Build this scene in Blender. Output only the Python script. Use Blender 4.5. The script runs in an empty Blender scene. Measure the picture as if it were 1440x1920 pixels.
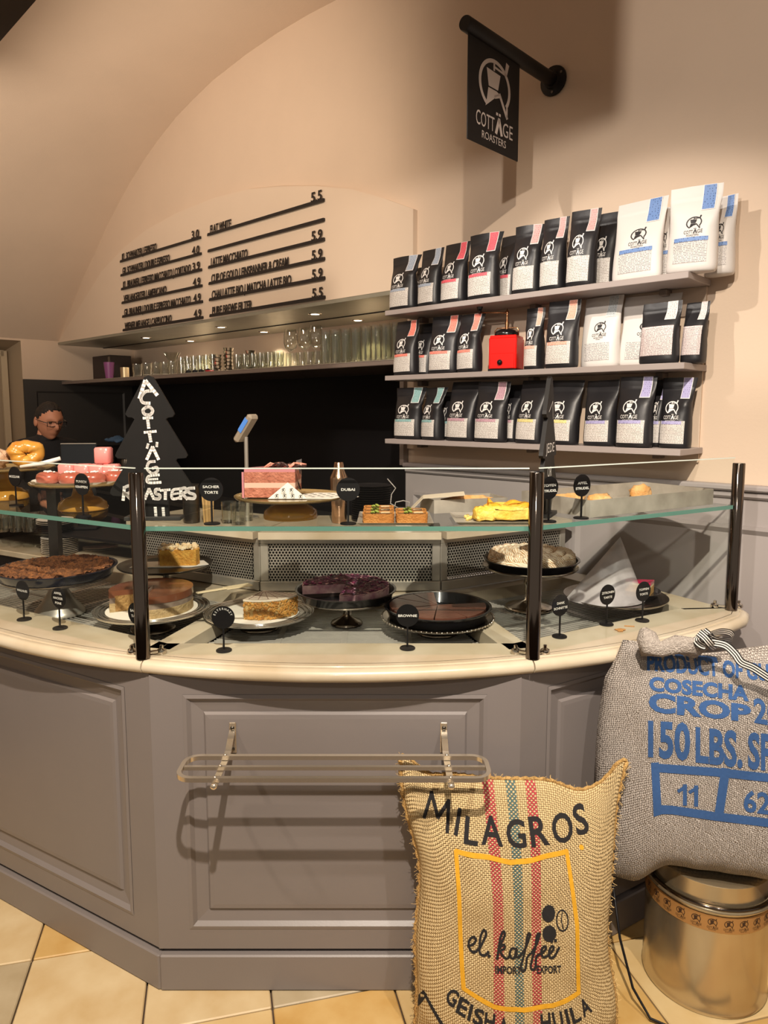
import bpy, bmesh, math, random
from mathutils import Vector, Matrix, noise
random.seed(7)
PI = math.pi
C = bpy.context.scene.collection
SC = bpy.context.scene
# ---------------------------------------------------------------- camera
FPX, PITCH, HORIZON, CAMZ = 1331.0, math.radians(6.4), 770.0, 1.6
PY = HORIZON + FPX*math.tan(PITCH)
cd = bpy.data.cameras.new('camera'); cam = bpy.data.objects.new('camera', cd); C.objects.link(cam)
cam.location = (0, 0, CAMZ); cam.rotation_euler = (PI/2-PITCH, 0, 0)
cd.sensor_fit = 'VERTICAL'; cd.sensor_height = 32.0; cd.sensor_width = 24.0
cd.lens = 32.0*FPX/1920.0
cd.shift_y = -(960.0-PY)/1920.0
cd.clip_start = 0.05; cd.clip_end = 60
SC.camera = cam
# ---------------------------------------------------------------- world, lamps, exposure
SC.view_settings.view_transform = 'Standard'; SC.view_settings.look = 'None'
SC.view_settings.exposure = 0.12; SC.view_settings.gamma = 1.0; SC.view_settings.use_curve_mapping = False
w = bpy.data.worlds.new('room_air'); SC.world = w; w.use_nodes = True
w.node_tree.nodes['Background'].inputs[0].default_value = (1.0, 0.84, 0.68, 1)
w.node_tree.nodes['Background'].inputs[1].default_value = 0.29
SC.cycles.transparent_max_bounces = 40; SC.cycles.max_bounces = 8
SC.cycles.caustics_reflective = False; SC.cycles.caustics_refractive = False
SC.cycles.sample_clamp_indirect = 4.0
def spot(name, loc, target, power, angle, blend, radius, col):
    l = bpy.data.lights.new(name, 'SPOT'); l.energy = power; l.spot_size = math.radians(angle)
    l.spot_blend = blend; l.shadow_soft_size = radius; l.color = col
    o = bpy.data.objects.new(name, l); C.objects.link(o); o.location = loc
    o.rotation_euler = (Vector(target)-Vector(loc)).to_track_quat('-Z', 'Y').to_euler()
    return o
WARM = (1.0, 0.87, 0.72)
spot('ceiling_spot_counter', (0.05, 0.05, 3.25), (-0.1, 1.95, 0.8), 470, 95, 0.8, 0.022, WARM)
spot('fill_spot_front', (-0.3, -0.8, 2.5), (-0.1, 2.2, 1.05), 45, 60, 0.9, 0.06, (1.0, 0.90, 0.78))  # added unseen fill that brightens the cakes from the front
spot('ceiling_spot_shelves', (-1.0, 1.6, 3.25), (0.95, 2.62, 1.42), 108, 47, 0.3, 0.02, (1.0, 0.91, 0.82))
spot('ceiling_spot_sign', (-0.62, 0.2, 2.78), (0.95, 2.85, 2.1), 108, 62, 0.7, 0.03, (1.0, 0.90, 0.80))
spot('ceiling_spot_sacks', (1.05, 0.2, 3.3), (0.95, 1.8, 0.6), 150, 46, 0.6, 0.03, (1.0, 0.90, 0.78))
spot('fill_spot_left', (-1.7, 0.6, 3.1), (-1.45, 2.2, 0.8), 150, 60, 0.7, 0.04, (1.0, 0.82, 0.62))  # extra fill lamp out of view, lifts the left side
spot('fill_spot_menu', (-1.0, 2.2, 2.9), (-1.2, 4.6, 2.5), 130, 120, 1.0, 0.15, (1.0, 0.82, 0.64))  # helper lamp without a fixture, added to brighten the menu wall and vault
spot('vault_fill', (-2.2, 2.2, 1.9), (-2.6, 3.6, 3.4), 190, 140, 1.0, 0.2, (1.0, 0.84, 0.68))  # invented upward fill to lighten the vault, no real uplighter stands here
# ---------------------------------------------------------------- rays: a pixel of the 1440x1920 frame to a real point
def ray(x, y):
    a = (x-720)/FPX; b = (y-PY)/FPX; c, s = math.cos(PITCH), math.sin(PITCH)
    return Vector((a, c-b*s, -s-b*c))
def atz(x, y, z):
    d = ray(x, y); return Vector((0, 0, CAMZ))+d*((z-CAMZ)/d.z)
def aty(x, y, Y):
    d = ray(x, y); return Vector((0, 0, CAMZ))+d*(Y/d.y)
# the shelf wall: t runs along it (to the left), L out of it into the room
U = Vector((-0.728, 0.685, 0)).normalized(); N = Vector((-0.685, -0.728, 0)).normalized(); W0 = Vector((1.178, 2.557, 0))
RW = math.atan2(-U.y, -U.x)
def WP(t, L, z): return W0+U*t+N*L+Vector((0, 0, z))
def wall_tz(x, y, L=0.0):
    d = ray(x, y); p0 = W0+N*L; o = Vector((0, 0, CAMZ))
    k = (p0-o).dot(N)/d.dot(N); p = o+d*k
    return (p-W0).dot(U), p.z
# ---------------------------------------------------------------- materials
def lin(c):
    if isinstance(c, str):
        c = c.lstrip('#'); c = [int(c[i:i+2], 16)/255 for i in (0, 2, 4)]
    return tuple((v/12.92 if v <= 0.04045 else ((v+0.055)/1.055)**2.4) for v in c)+(1,)
MATS = {}
def mat(name, col, rough=0.6, metal=0.0, var=0.0, vscale=8.0, bump=0.0, bscale=60.0, spec=0.5, coat=0.0, col2=None, trans=0.0, emit=0.0, sss=0.0):
    if name in MATS: return MATS[name]
    m = bpy.data.materials.new(name); m.use_nodes = True; nt = m.node_tree; b = nt.nodes['Principled BSDF']
    c = lin(col); b.inputs['Base Color'].default_value = c
    b.inputs['Roughness'].default_value = rough; b.inputs['Metallic'].default_value = metal
    b.inputs['Specular IOR Level'].default_value = spec
    if coat: b.inputs['Coat Weight'].default_value = coat; b.inputs['Coat Roughness'].default_value = 0.08
    if trans: b.inputs['Transmission Weight'].default_value = trans
    if emit: b.inputs['Emission Color'].default_value = c; b.inputs['Emission Strength'].default_value = emit
    tc = nt.nodes.new('ShaderNodeTexCoord')
    if var or col2:
        n = nt.nodes.new('ShaderNodeTexNoise'); n.inputs['Scale'].default_value = vscale; n.inputs['Detail'].default_value = 5
        nt.links.new(tc.outputs['Object'], n.inputs['Vector'])
        mx = nt.nodes.new('ShaderNodeMix'); mx.data_type = 'RGBA'
        mr = nt.nodes.new('ShaderNodeMapRange'); mr.inputs[1].default_value = 0.3; mr.inputs[2].default_value = 0.7
        nt.links.new(n.outputs['Fac'], mr.inputs[0]); nt.links.new(mr.outputs[0], mx.inputs['Factor'])
        c2 = lin(col2) if col2 else tuple(v*(1-var) for v in c[:3])+(1,)
        mx.inputs['A'].default_value = c; mx.inputs['B'].default_value = c2
        nt.links.new(mx.outputs['Result'], b.inputs['Base Color'])
    if bump:
        n = nt.nodes.new('ShaderNodeTexNoise'); n.inputs['Scale'].default_value = bscale; n.inputs['Detail'].default_value = 4
        nt.links.new(tc.outputs['Object'], n.inputs['Vector'])
        bp = nt.nodes.new('ShaderNodeBump'); bp.inputs['Strength'].default_value = bump; bp.inputs['Distance'].default_value = 0.01
        nt.links.new(n.outputs['Fac'], bp.inputs['Height']); nt.links.new(bp.outputs['Normal'], b.inputs['Normal'])
    MATS[name] = m; return m
def thin_glass(name, tint='#f4faf7', ior=1.45, rough=0.0, boost=1.0):
    # a thin pane: clear with a Fresnel reflection
    if name in MATS: return MATS[name]
    m = bpy.data.materials.new(name); m.use_nodes = True; nt = m.node_tree; nt.nodes.clear()
    out = nt.nodes.new('ShaderNodeOutputMaterial'); mix = nt.nodes.new('ShaderNodeMixShader')
    t = nt.nodes.new('ShaderNodeBsdfTransparent'); g = nt.nodes.new('ShaderNodeBsdfGlossy')
    # Schlick: the same from either side of the sheet
    f = nt.nodes.new('ShaderNodeLayerWeight'); f.inputs['Blend'].default_value = 0.5
    pw = nt.nodes.new('ShaderNodeMath'); pw.operation = 'POWER'; pw.inputs[1].default_value = 4.0
    mu = nt.nodes.new('ShaderNodeMath'); mu.operation = 'MULTIPLY_ADD'; mu.inputs[1].default_value = 0.7*boost; mu.inputs[2].default_value = 0.045*boost
    t.inputs[0].default_value = lin(tint); g.inputs['Roughness'].default_value = rough
    nt.links.new(f.outputs['Facing'], pw.inputs[0]); nt.links.new(pw.outputs[0], mu.inputs[0]); nt.links.new(mu.outputs[0], mix.inputs[0]); nt.links.new(t.outputs[0], mix.inputs[1]); nt.links.new(g.outputs[0], mix.inputs[2])
    nt.links.new(mix.outputs[0], out.inputs[0]); MATS[name] = m; return m
# ---------------------------------------------------------------- mesh building
class MB:
    def __init__(s): s.v = []; s.f = []
    def add(s, vs, fs, M=None):
        o = len(s.v)
        s.v += [tuple(M @ Vector(p)) if M else tuple(p) for p in vs]; s.f += [tuple(i+o for i in f) for f in fs]; return s
    def box(s, c, d, rz=0.0, M=None, bev=0.0):
        x, y, z = d[0]/2, d[1]/2, d[2]/2
        R = Matrix.Translation(c) @ Matrix.Rotation(rz, 4, 'Z')
        if M: R = M @ R
        if bev:
            b = min(bev, x*.9, y*.9, z*.9); vs = []
            for sx in (-1, 1):
                for sy in (-1, 1):
                    for sz in (-1, 1):
                        vs += [(sx*x, sy*(y-b), sz*(z-b)), (sx*(x-b), sy*y, sz*(z-b)), (sx*(x-b), sy*(y-b), sz*z)]
            bm = bmesh.new()
            for p in vs: bm.verts.new(p)
            r = bmesh.ops.convex_hull(bm, input=bm.verts); bm.verts.index_update()
            s.add([v.co.copy() for v in bm.verts], [[v.index for v in f.verts] for f in bm.faces], R); bm.free(); return s
        vs = [(-x, -y, -z), (x, -y, -z), (x, y, -z), (-x, y, -z), (-x, -y, z), (x, -y, z), (x, y, z), (-x, y, z)]
        return s.add(vs, [(0, 3, 2, 1), (4, 5, 6, 7), (0, 1, 5, 4), (1, 2, 6, 5), (2, 3, 7, 6), (3, 0, 4, 7)], R)
    def lathe(s, prof, seg=24, c=(0, 0, 0), a0=0.0, a1=2*PI, cap=True, M=None, wob=None):
        full = abs(a1-a0-2*PI) < 1e-6; n = seg if full else seg+1; vs = []; fs = []
        for (r, z) in prof:
            for i in range(n):
                a = a0+(a1-a0)*i/seg; rr = r*(wob(a, z) if wob else 1)
                vs.append((c[0]+rr*math.cos(a), c[1]+rr*math.sin(a), c[2]+z))
        for j in range(len(prof)-1):
            for i in range(seg if full else seg):
                i2 = (i+1) % n
                fs.append((j*n+i, j*n+i2, (j+1)*n+i2, (j+1)*n+i))
        if cap and full:
            if prof[0][0] > 1e-6: fs.append(tuple(range(n-1, -1, -1)))
            if prof[-1][0] > 1e-6: fs.append(tuple((len(prof)-1)*n+i for i in range(n)))
        if not full:
            for i in (0, n-1):
                idx = [j*n+i for j in range(len(prof))]
                fs.append(tuple(idx if i == 0 else idx[::-1]))
        return s.add(vs, fs, M)
    def tube(s, pts, r, seg=8, closed=False, cap=True, M=None):
        pts = [Vector(p) for p in pts]; n = len(pts); rs = r if isinstance(r, (list, tuple)) else [r]*n; vs = []; fs = []; up = None
        for i, p in enumerate(pts):
            if closed: d = pts[(i+1) % n]-pts[i-1]
            else: d = pts[min(i+1, n-1)]-pts[max(i-1, 0)]
            d.normalize()
            if up is None: up = Vector((0, 0, 1)) if abs(d.z) < 0.9 else Vector((1, 0, 0))
            a = d.cross(up).normalized(); up = a.cross(d).normalized()
            for k in range(seg):
                th = 2*PI*k/seg; vs.append(p+(a*math.cos(th)+up*math.sin(th))*rs[i])
        for i in range(n if closed else n-1):
            j = (i+1) % n
            for k in range(seg): fs.append((i*seg+k, i*seg+(k+1) % seg, j*seg+(k+1) % seg, j*seg+k))
        if cap and not closed:
            fs.append(tuple(range(seg-1, -1, -1))); fs.append(tuple((n-1)*seg+k for k in range(seg)))
        return s.add(vs, fs, M)
    def prism(s, poly, z0, z1, M=None):
        n = len(poly); vs = [(p[0], p[1], z0) for p in poly]+[(p[0], p[1], z1) for p in poly]
        fs = [tuple(range(n-1, -1, -1)), tuple(range(n, 2*n))]+[(i, (i+1) % n, n+(i+1) % n, n+i) for i in range(n)]
        return s.add(vs, fs, M)
    def grid(s, fn, nu, nv, M=None, wrapu=False):
        m = nu if wrapu else nu+1
        vs = [fn(i/nu, j/nv) for j in range(nv+1) for i in range(m)]
        fs = [(j*m+i, j*m+(i+1) % m, (j+1)*m+(i+1) % m, (j+1)*m+i) for j in range(nv) for i in range(nu)]
        return s.add(vs, fs, M)
    def blob(s, c, r, nu=16, nv=10, amp=0.0, freq=8.0, seed=0.0, M=None, flat=None):
        vs = []; fs = []
        for j in range(nv+1):
            th = PI*j/nv
            for i in range(nu):
                ph = 2*PI*i/nu
                d = Vector((math.sin(th)*math.cos(ph), math.sin(th)*math.sin(ph), math.cos(th)))
                k = 1+amp*noise.noise(d*freq*0.3+Vector((seed, seed*2, 0)))
                p = Vector((d.x*r[0], d.y*r[1], d.z*r[2]))*k
                if flat is not None: p.z = max(p.z, flat)
                vs.append(p+Vector(c))
        for j in range(nv):
            for i in range(nu): fs.append((j*nu+i, (j+1)*nu+i, (j+1)*nu+(i+1) % nu, j*nu+(i+1) % nu))
        return s.add(vs, fs, M)
    def mesh(s, name, smooth=False, angle=None):
        me = bpy.data.meshes.new(name); me.from_pydata([tuple(p) for p in s.v], [], s.f); me.validate()
        bm = bmesh.new(); bm.from_mesh(me); bmesh.ops.remove_doubles(bm, verts=bm.verts, dist=1e-6)
        bmesh.ops.recalc_face_normals(bm, faces=bm.faces); bm.to_mesh(me); bm.free()
        if smooth or angle:
            me.polygons.foreach_set('use_smooth', [True]*len(me.polygons))
            if angle: me.set_sharp_from_angle(angle=math.radians(angle))
        return me
    def build(s, name, m, parent=None, smooth=False, angle=None, mod=None):
        return link(name, s.mesh(name, smooth, angle), m, parent)
def link(name, me, m, parent=None):
    o = bpy.data.objects.new(name, me); C.objects.link(o)
    if m is not None and not me.materials: me.materials.append(m)
    elif m is not None and me.materials[0] != m:
        o.material_slots[0].link = 'OBJECT'; o.material_slots[0].material = m
    if parent: o.parent = parent
    return o
def thing(name, label, cat, loc=(0, 0, 0), rz=0.0, group=None):
    o = bpy.data.objects.new(name, None); C.objects.link(o); o.location = loc; o.rotation_euler = (0, 0, rz); o.empty_display_size = 0.05
    return tag(o, label, cat, group)
def tag(o, label, cat, group=None):
    o['label'] = label; o['category'] = cat
    if group: o['group'] = group
    return o
def struct(o): o['kind'] = 'structure'; return o
def stuff(o): o['kind'] = 'stuff'; return o
def kids(o): return [c for c in bpy.data.objects if c.parent == o]
def copy_tree(o, parent=None):
    c = o.copy(); C.objects.link(c)
    if parent: c.parent = parent
    for ch in list(o.children): copy_tree(ch, c)
    return c
# ---------------------------------------------------------------- lettering (flat print and raised letters)
TXT = {}
def text2d(s, off=0.0):
    off = round(off, 3); key = (s, off)
    if key in TXT: return TXT[key]
    cu = bpy.data.curves.new('t', 'FONT'); cu.body = s; cu.size = 1.0; cu.resolution_u = 3; cu.fill_mode = 'FRONT'; cu.offset = off
    o = bpy.data.objects.new('t', cu); me = o.to_mesh()
    vs = [(v.co.x, v.co.y) for v in me.vertices]; fs = [tuple(p.vertices) for p in me.polygons]
    o.to_mesh_clear(); bpy.data.objects.remove(o); bpy.data.curves.remove(cu)
    TXT[key] = (vs, fs); return TXT[key]
class P2:
    """flat artwork in a plane; map() lays it on a surface"""
    def __init__(s): s.v = []; s.f = []
    def poly(s, pts):
        o = len(s.v); s.v += [tuple(p) for p in pts]; s.f.append(tuple(range(o, o+len(pts)))); return s
    def rect(s, x0, y0, x1, y1): return s.poly([(x0, y0), (x1, y0), (x1, y1), (x0, y1)])
    def stroke(s, pts, w):
        for (a, b) in zip(pts[:-1], pts[1:]):
            dx, dy = b[0]-a[0], b[1]-a[1]; l = math.hypot(dx, dy) or 1; nx, ny = -dy/l*w/2, dx/l*w/2; ex, ey = dx/l*w*.25, dy/l*w*.25
            s.poly([(a[0]+nx-ex, a[1]+ny-ey), (a[0]-nx-ex, a[1]-ny-ey), (b[0]-nx+ex, b[1]-ny+ey), (b[0]+nx+ex, b[1]+ny+ey)])
        return s
    def arc(s, cx, cy, r0, r1, a0, a1, n=24, sx=1.0):
        for i in range(n):
            p = []
            for (r, k) in ((r0, i), (r1, i), (r1, i+1), (r0, i+1)):
                a = math.radians(a0+(a1-a0)*k/n); p.append((cx+r*math.cos(a)*sx, cy+r*math.sin(a)))
            s.poly(p)
        return s
    def disc(s, cx, cy, rx, ry, n=20, rot=0.0):
        c, q = math.cos(rot), math.sin(rot)
        return s.poly([(cx+rx*math.cos(2*PI*i/n)*c-ry*math.sin(2*PI*i/n)*q, cy+rx*math.cos(2*PI*i/n)*q+ry*math.sin(2*PI*i/n)*c) for i in range(n)])
    def text(s, t, x, y, h, w=None, align='c', bold=0.0):
        vs, fs = text2d(t, bold/(h/0.72))
        if not vs: return s
        x0 = min(v[0] for v in vs); x1 = max(v[0] for v in vs)
        ky = h/0.72; kx = (w/(x1-x0)) if w else ky
        ox = {'c': x-(x0+x1)/2*kx, 'l': x-x0*kx, 'r': x-x1*kx}[align]; o = len(s.v)
        for dx, dy in ((0, 0),):
            o = len(s.v)
            s.v += [(ox+v[0]*kx+dx, y+v[1]*ky+dy) for v in vs]; s.f += [tuple(i+o for i in f) for f in fs]
        return s
    def put(s, other, dx, dy, k):
        o = len(s.v); s.v += [(dx+x*k, dy+y*k) for x, y in other.v]; s.f += [tuple(i+o for i in f) for f in other.f]; return s
    def map(s, fn, cut=None):
        if not cut: return MB().add([fn(x, y) for x, y in s.v], s.f)
        bm = bmesh.new(); vv = [bm.verts.new((x, y, 0)) for x, y in s.v]
        for f in s.f:
            try: bm.faces.new([vv[i] for i in f])
            except ValueError: pass
        xs = [p[0] for p in s.v]; ys = [p[1] for p in s.v]
        for lo, hi, ax in ((min(xs), max(xs), 0), (min(ys), max(ys), 1)):
            q = math.ceil(lo/cut)*cut
            while q < hi:
                no = (1, 0, 0) if ax == 0 else (0, 1, 0); co = (q, 0, 0) if ax == 0 else (0, q, 0)
                bmesh.ops.bisect_plane(bm, geom=list(bm.verts)+list(bm.edges)+list(bm.faces), dist=1e-7, plane_co=co, plane_no=no); q += cut
        bm.verts.index_update(); r = MB().add([fn(v.co.x, v.co.y) for v in bm.verts], [[v.index for v in f.verts] for f in bm.faces]); bm.free(); return r
def build_flat(mb, name, m, parent):
    me = bpy.data.meshes.new(name); me.from_pydata([tuple(p) for p in mb.v], [], mb.f); me.validate()
    return link(name, me, m, parent)
def logo2d(words=True):
    p = P2()
    p.arc(0, 0, .87, 1.02, 238, -38, 40)
    p.stroke([(.80, -.60), (.80, -.98)], .10); p.stroke([(.82, -1.0), (.30, -.22)], .14); p.stroke([(.36, -.26), (.02, -.40)], .14)
    p.poly([(-.58, -.92), (.30, -.22), (.12, -.16), (-.42, -.16), (-.50, -.60)])
    p.poly([(-.54, .56), (.34, .52), (.20, -.10), (-.40, -.10)])
    p.rect(-.12, .58, -.02, .86); p.stroke([(-.1, .74), (.72, .66)], .09); p.poly([(.60, .66), (.74, .60), (.90, 1.12), (.70, 1.18)])
    p.rect(.10, -1.08, .22, -.97); p.rect(.28, -1.08, .40, -.97)
    if words:
        p.text('COTT', -1.15, -1.78, .58, 1.15, 'l'); p.stroke([(.12, -1.78), (.30, -1.2), (.48, -1.78)], .15)
        p.text('GE', .56, -1.78, .58, .66, 'l'); p.text('ROASTERS', 0, -2.22, .30, 1.55)
    return p
LOGO = logo2d(); 
LOGOW = P2().put(LOGO, 0, 0, 1); LOGOW.rect(-.35, -2.42, .35, -2.36)
# ---------------------------------------------------------------- materials of the place
PLASTER = mat('plaster', '#dac4ae', 0.9, var=0.05, vscale=2.5, bump=0.06, bscale=90)
PLASTERB = mat('board_paint', '#dcc8b3', 0.85, var=0.03, vscale=3)
GREY = mat('grey_paint', '#7b7472', 0.38, var=0.04, vscale=5, bump=0.02, bscale=200)
GREYD = mat('dark_grey_paint', '#3b3836', 0.5)
SHELFG = mat('shelf_grey', '#a59a96', 0.5, var=0.04, vscale=6)
BLACKW = mat('black_wall', '#121012', 0.6, spec=.25)
STONE = mat('cream_marble', '#d3c7b2', 0.32, col2='#bcab8f', vscale=6, coat=0.25)
STEEL = mat('brushed_steel', '#c9c3b8', 0.36, metal=0.7, var=0.12, vscale=20)
STEELD = mat('dark_steel', '#6a655f', 0.32, metal=1.0, var=0.15, vscale=14)
CHROME = mat('chrome', '#c8bfb4', 0.09, metal=1.0)
CHROMED = mat('dark_chrome', '#6f665f', 0.10, metal=1.0)
NICKEL = mat('nickel', '#e6dac6', 0.2, metal=.88)
TROUGH = mat('dark_well', '#1c1a18', 0.6)
GLASSP = thin_glass('pane_glass', '#f6faf8', boost=0.5)
GEDGE = mat('glass_edge', '#5f8c80', 0.15, spec=0.8)
BLACKP = mat('black_plastic', '#121012', 0.5, spec=.25)
BLACKM = mat('black_metal', '#151211', 0.42, spec=.3)
WHITEP = mat('white_print', '#e9e2dc', 0.6)
# ================================================================ floor
sl = MB().box((0.5, 2.5, -0.03), (12, 14, 0.03)).build('floor', mat('grout', '#574638', 0.9)); struct(sl)
TM = [mat('tile_'+n, a, 0.42, col2=b, vscale=7, bump=0.03, bscale=40) for n, a, b in (('cream', '#d5bd8e', '#c6a772'), ('yellow', '#cfb077', '#b98f4c'), ('pale', '#d3c09b', '#c0a578'), ('grey', '#b9aa8e', '#a08f70'))]
e1 = Vector((0.9723, 0.2337, 0)); e2 = Vector((-0.2337, 0.9723, 0))
tm = MB().box((0, 0, -0.0075), (0.331, 0.330, 0.015), bev=0.003).mesh('tile')
for i in range(-7, 5):
    for j in range(-3, 4):
        c = e1*(0.116+0.336*(i+.5))+e2*(1.769+0.3345*(j+.5))
        if -2.3 < c.x < 1.5 and 0.9 < c.y < 2.9:
            o = link('floor_tile', tm, TM[random.choice((0, 0, 1, 1, 2, 3))], sl); o.location = c+Vector((0, 0, random.uniform(-.0008, .0004))); o.rotation_euler = (0, 0, math.atan2(e1.y, e1.x))
# ================================================================ walls and vault
ARCH = [(5.552, 2.207), (5.37, 2.38), (5.188, 2.536), (4.98, 2.71), (4.759, 2.864), (4.57, 3.01), (4.376, 3.138), (4.17, 3.26), (3.955, 3.368), (3.74, 3.46), (3.515, 3.538), (3.30, 3.592), (3.071, 3.639), (2.736, 3.678), (2.435, 3.697), (2.163, 3.699), (1.9, 3.69)]
ARCHR = [(1.2, 3.70), (.4, 3.72), (-1.5, 3.72), (-3.2, 3.72)]
FULL = ARCH+ARCHR
TR = FULL[-1][0]
def poly_wall(name, pts, m, L=0.0, kind='structure'):
    mb = MB(); mb.add([WP(t, L, z) for t, z in pts], [tuple(range(len(pts)))]); o = mb.build(name, m); struct(o); return o
TE = 1.45   # where the shelf wall ends and the bar niche begins
poly_wall('wall_right', [(TR, 0), (TE, 0), (TE, 2.19)]+[(5.552, 2.19)]+FULL+[(TR, 0)][:0], PLASTER)
mb = MB()
mb.add([WP(TE, 0, 0), WP(TE, -.72, 0), WP(TE, -.72, 2.2), WP(TE, 0, 2.2)], [(0, 1, 2, 3)])
mb.build('wall_return', PLASTER); struct(bpy.data.objects['wall_return'])
# niche back, black bar back
poly_wall('wall_niche', [(TE, 1.80), (5.552, 1.80), (5.552, 2.2), (TE, 2.2)], PLASTER, -.70)
bb = MB().add([WP(TE, -.66, 0), WP(5.552, -.66, 0), WP(5.552, -.66, 1.84), WP(TE, -.66, 1.84)], [(0, 1, 2, 3)]).build('wall_back', BLACKW); struct(bb)
# left wall with an opening, vault
mb = MB()
for a, b, z0, z1 in ((-.72, .32, 0, 2.207), (.32, 1.4, 2.19, 2.207), (1.4, 6.5, 0, 2.207)):
    mb.add([WP(5.552, a, z0), WP(5.552, b, z0), WP(5.552, b, z1), WP(5.552, a, z1)], [(0, 1, 2, 3)])
mb.build('wall_left', PLASTER); struct(bpy.data.objects['wall_left'])
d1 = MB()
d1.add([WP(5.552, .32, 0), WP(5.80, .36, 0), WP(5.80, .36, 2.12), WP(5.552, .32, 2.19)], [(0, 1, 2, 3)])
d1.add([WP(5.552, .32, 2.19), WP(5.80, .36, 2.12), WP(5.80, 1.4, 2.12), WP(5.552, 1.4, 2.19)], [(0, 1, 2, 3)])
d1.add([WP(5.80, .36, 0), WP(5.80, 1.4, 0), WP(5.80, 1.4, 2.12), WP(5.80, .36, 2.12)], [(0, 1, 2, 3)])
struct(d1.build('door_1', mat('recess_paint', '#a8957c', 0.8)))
df = MB()
df.box((0, 0, 1.05), (.03, .05, 2.12), M=Matrix.Translation(WP(5.74, .40, 0)) @ Matrix.Rotation(RW, 4, 'Z'))
df.box((0, 0, 0), (.03, 1.0, .05), M=Matrix.Translation(WP(5.74, .90, 2.09)) @ Matrix.Rotation(RW, 4, 'Z'))
df.build('door_frame', mat('frame_paint', '#bfae93', 0.6), bpy.data.objects['door_1'])
va = MB(); LL = [0, 1, 2, 3, 4, 5, 6.5]; n = len(FULL)
va.add([WP(t, L, z) for L in LL for t, z in FULL], [(j*n+i, j*n+i+1, (j+1)*n+i+1, (j+1)*n+i) for j in range(len(LL)-1) for i in range(n-1)])
struct(va.build('ceiling', PLASTER, smooth=True))
cdk = atz(30, 40, 3.0)
bmx = MB().box((0, 0, 0), (3.0, .30, .22)); tb = bmx.build('trim_1', mat('beam_dark', '#453d39', 0.7)); struct(tb)
p0 = atz(0, 78, 2.75); p1 = atz(68, 0, 2.75); dd = (p1-p0).normalized(); nn = Vector((dd.y, -dd.x, 0))
tb.location = p0+dd*.15+nn*.15+Vector((0, 0, .11)); tb.rotation_euler = (0, 0, math.atan2(dd.y, dd.x))
# dark wainscot on the left wall with one recessed field
def frame_panel(name, m, parent, org, ex, ey, wdt, hgt, rings, kind=None):
    """panelled field: rings = [(inset, depth)], outermost first; org = lower left corner, ex along, ey outwards, z up"""
    vs = []; fs = []
    for ins, d in rings:
        for (a, b) in ((ins, ins), (wdt-ins, ins), (wdt-ins, hgt-ins), (ins, hgt-ins)):
            vs.append(org+ex*a+Vector((0, 0, b))+ey*d)
    for k in range(len(rings)-1):
        for i in range(4): fs.append((k*4+i, k*4+(i+1) % 4, (k+1)*4+(i+1) % 4, (k+1)*4+i))
    fs.append(tuple((len(rings)-1)*4+i for i in range(4)))
    return MB().add(vs, fs).build(name, m, parent)
wr = frame_panel('trim_2', GREYD, None, WP(5.552, .32, 0), -N, -U, 1.0, 1.868, [(0, 0), (0, .02), (.10, .02), (.115, .008), (.55, .008)][:4]); struct(wr)
# grey wainscot of the shelf wall, with its cap
wq = MB(); wq.add([WP(TR, .02, 0), WP(TE, .02, 0), WP(TE, .02, 1.31), WP(TR, .02, 1.31)], [(0, 1, 2, 3)])
wq.add([WP(TE, .02, 0), WP(TE, 0, 0), WP(TE, 0, 1.31), WP(TE, .02, 1.31)], [(0, 1, 2, 3)])
GREYL = mat('wainscot_grey', '#a29a98', 0.5, var=0.03, vscale=4)
wq = wq.build('wainscot', GREYL); struct(wq); wq.name = 'trim_3'
MW = Matrix.Translation(W0) @ Matrix.Rotation(RW, 4, 'Z')
cp = MB().box(((-TR-TE)/2, -.026, 1.333), (TE-TR, .05, .022), M=MW, bev=.006).box(((-TR-TE)/2, -.02, 1.31), (TE-TR, .03, .03), M=MW, bev=.008)
cp.build('wainscot_cap', GREYL, wq)
for (ta, tb_) in ((1.40, .62), (.52, -.28), (-.36, -1.1)):
    frame_panel('wainscot_field', GREYL, wq, WP(ta, .021, .12), -U, N, ta-tb_, 1.08, [(0, .0), (0, .012), (.012, .012), (.03, -.0005)][:4])
# menu board: a shallow boxed fascia above the niche
BRD = [(5.48, 2.2), (5.05, 2.44), (4.62, 2.677), (4.257, 2.80), (3.9, 2.875), (3.5, 2.915), (3.058, 2.925), (2.7, 2.905), (2.4, 2.86), (2.1, 2.80), (1.813, 2.725), (1.589, 2.636), (1.398, 2.55), (1.398, 2.19), (5.48, 2.19)]
br = MB().prism([(-t, z) for t, z in BRD], 0, 0.032, M=MW @ Matrix.Rotation(PI/2, 4, 'X')).build('menu_board', PLASTERB); struct(br); br.name = 'trim_4'
# steel soffit over the niche
so = MB().box((-3.45, .33, 2.18), (4.10, .72, .02), M=MW).build('trim_5', mat('soffit_steel', '#a8a697', 0.35, metal=0.5, var=0.15, vscale=9)); struct(so)
MB().box((-3.45, .38, 2.168), (4.10, .012, .006), M=MW).build('soffit_seam', BLACKP, so)
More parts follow.
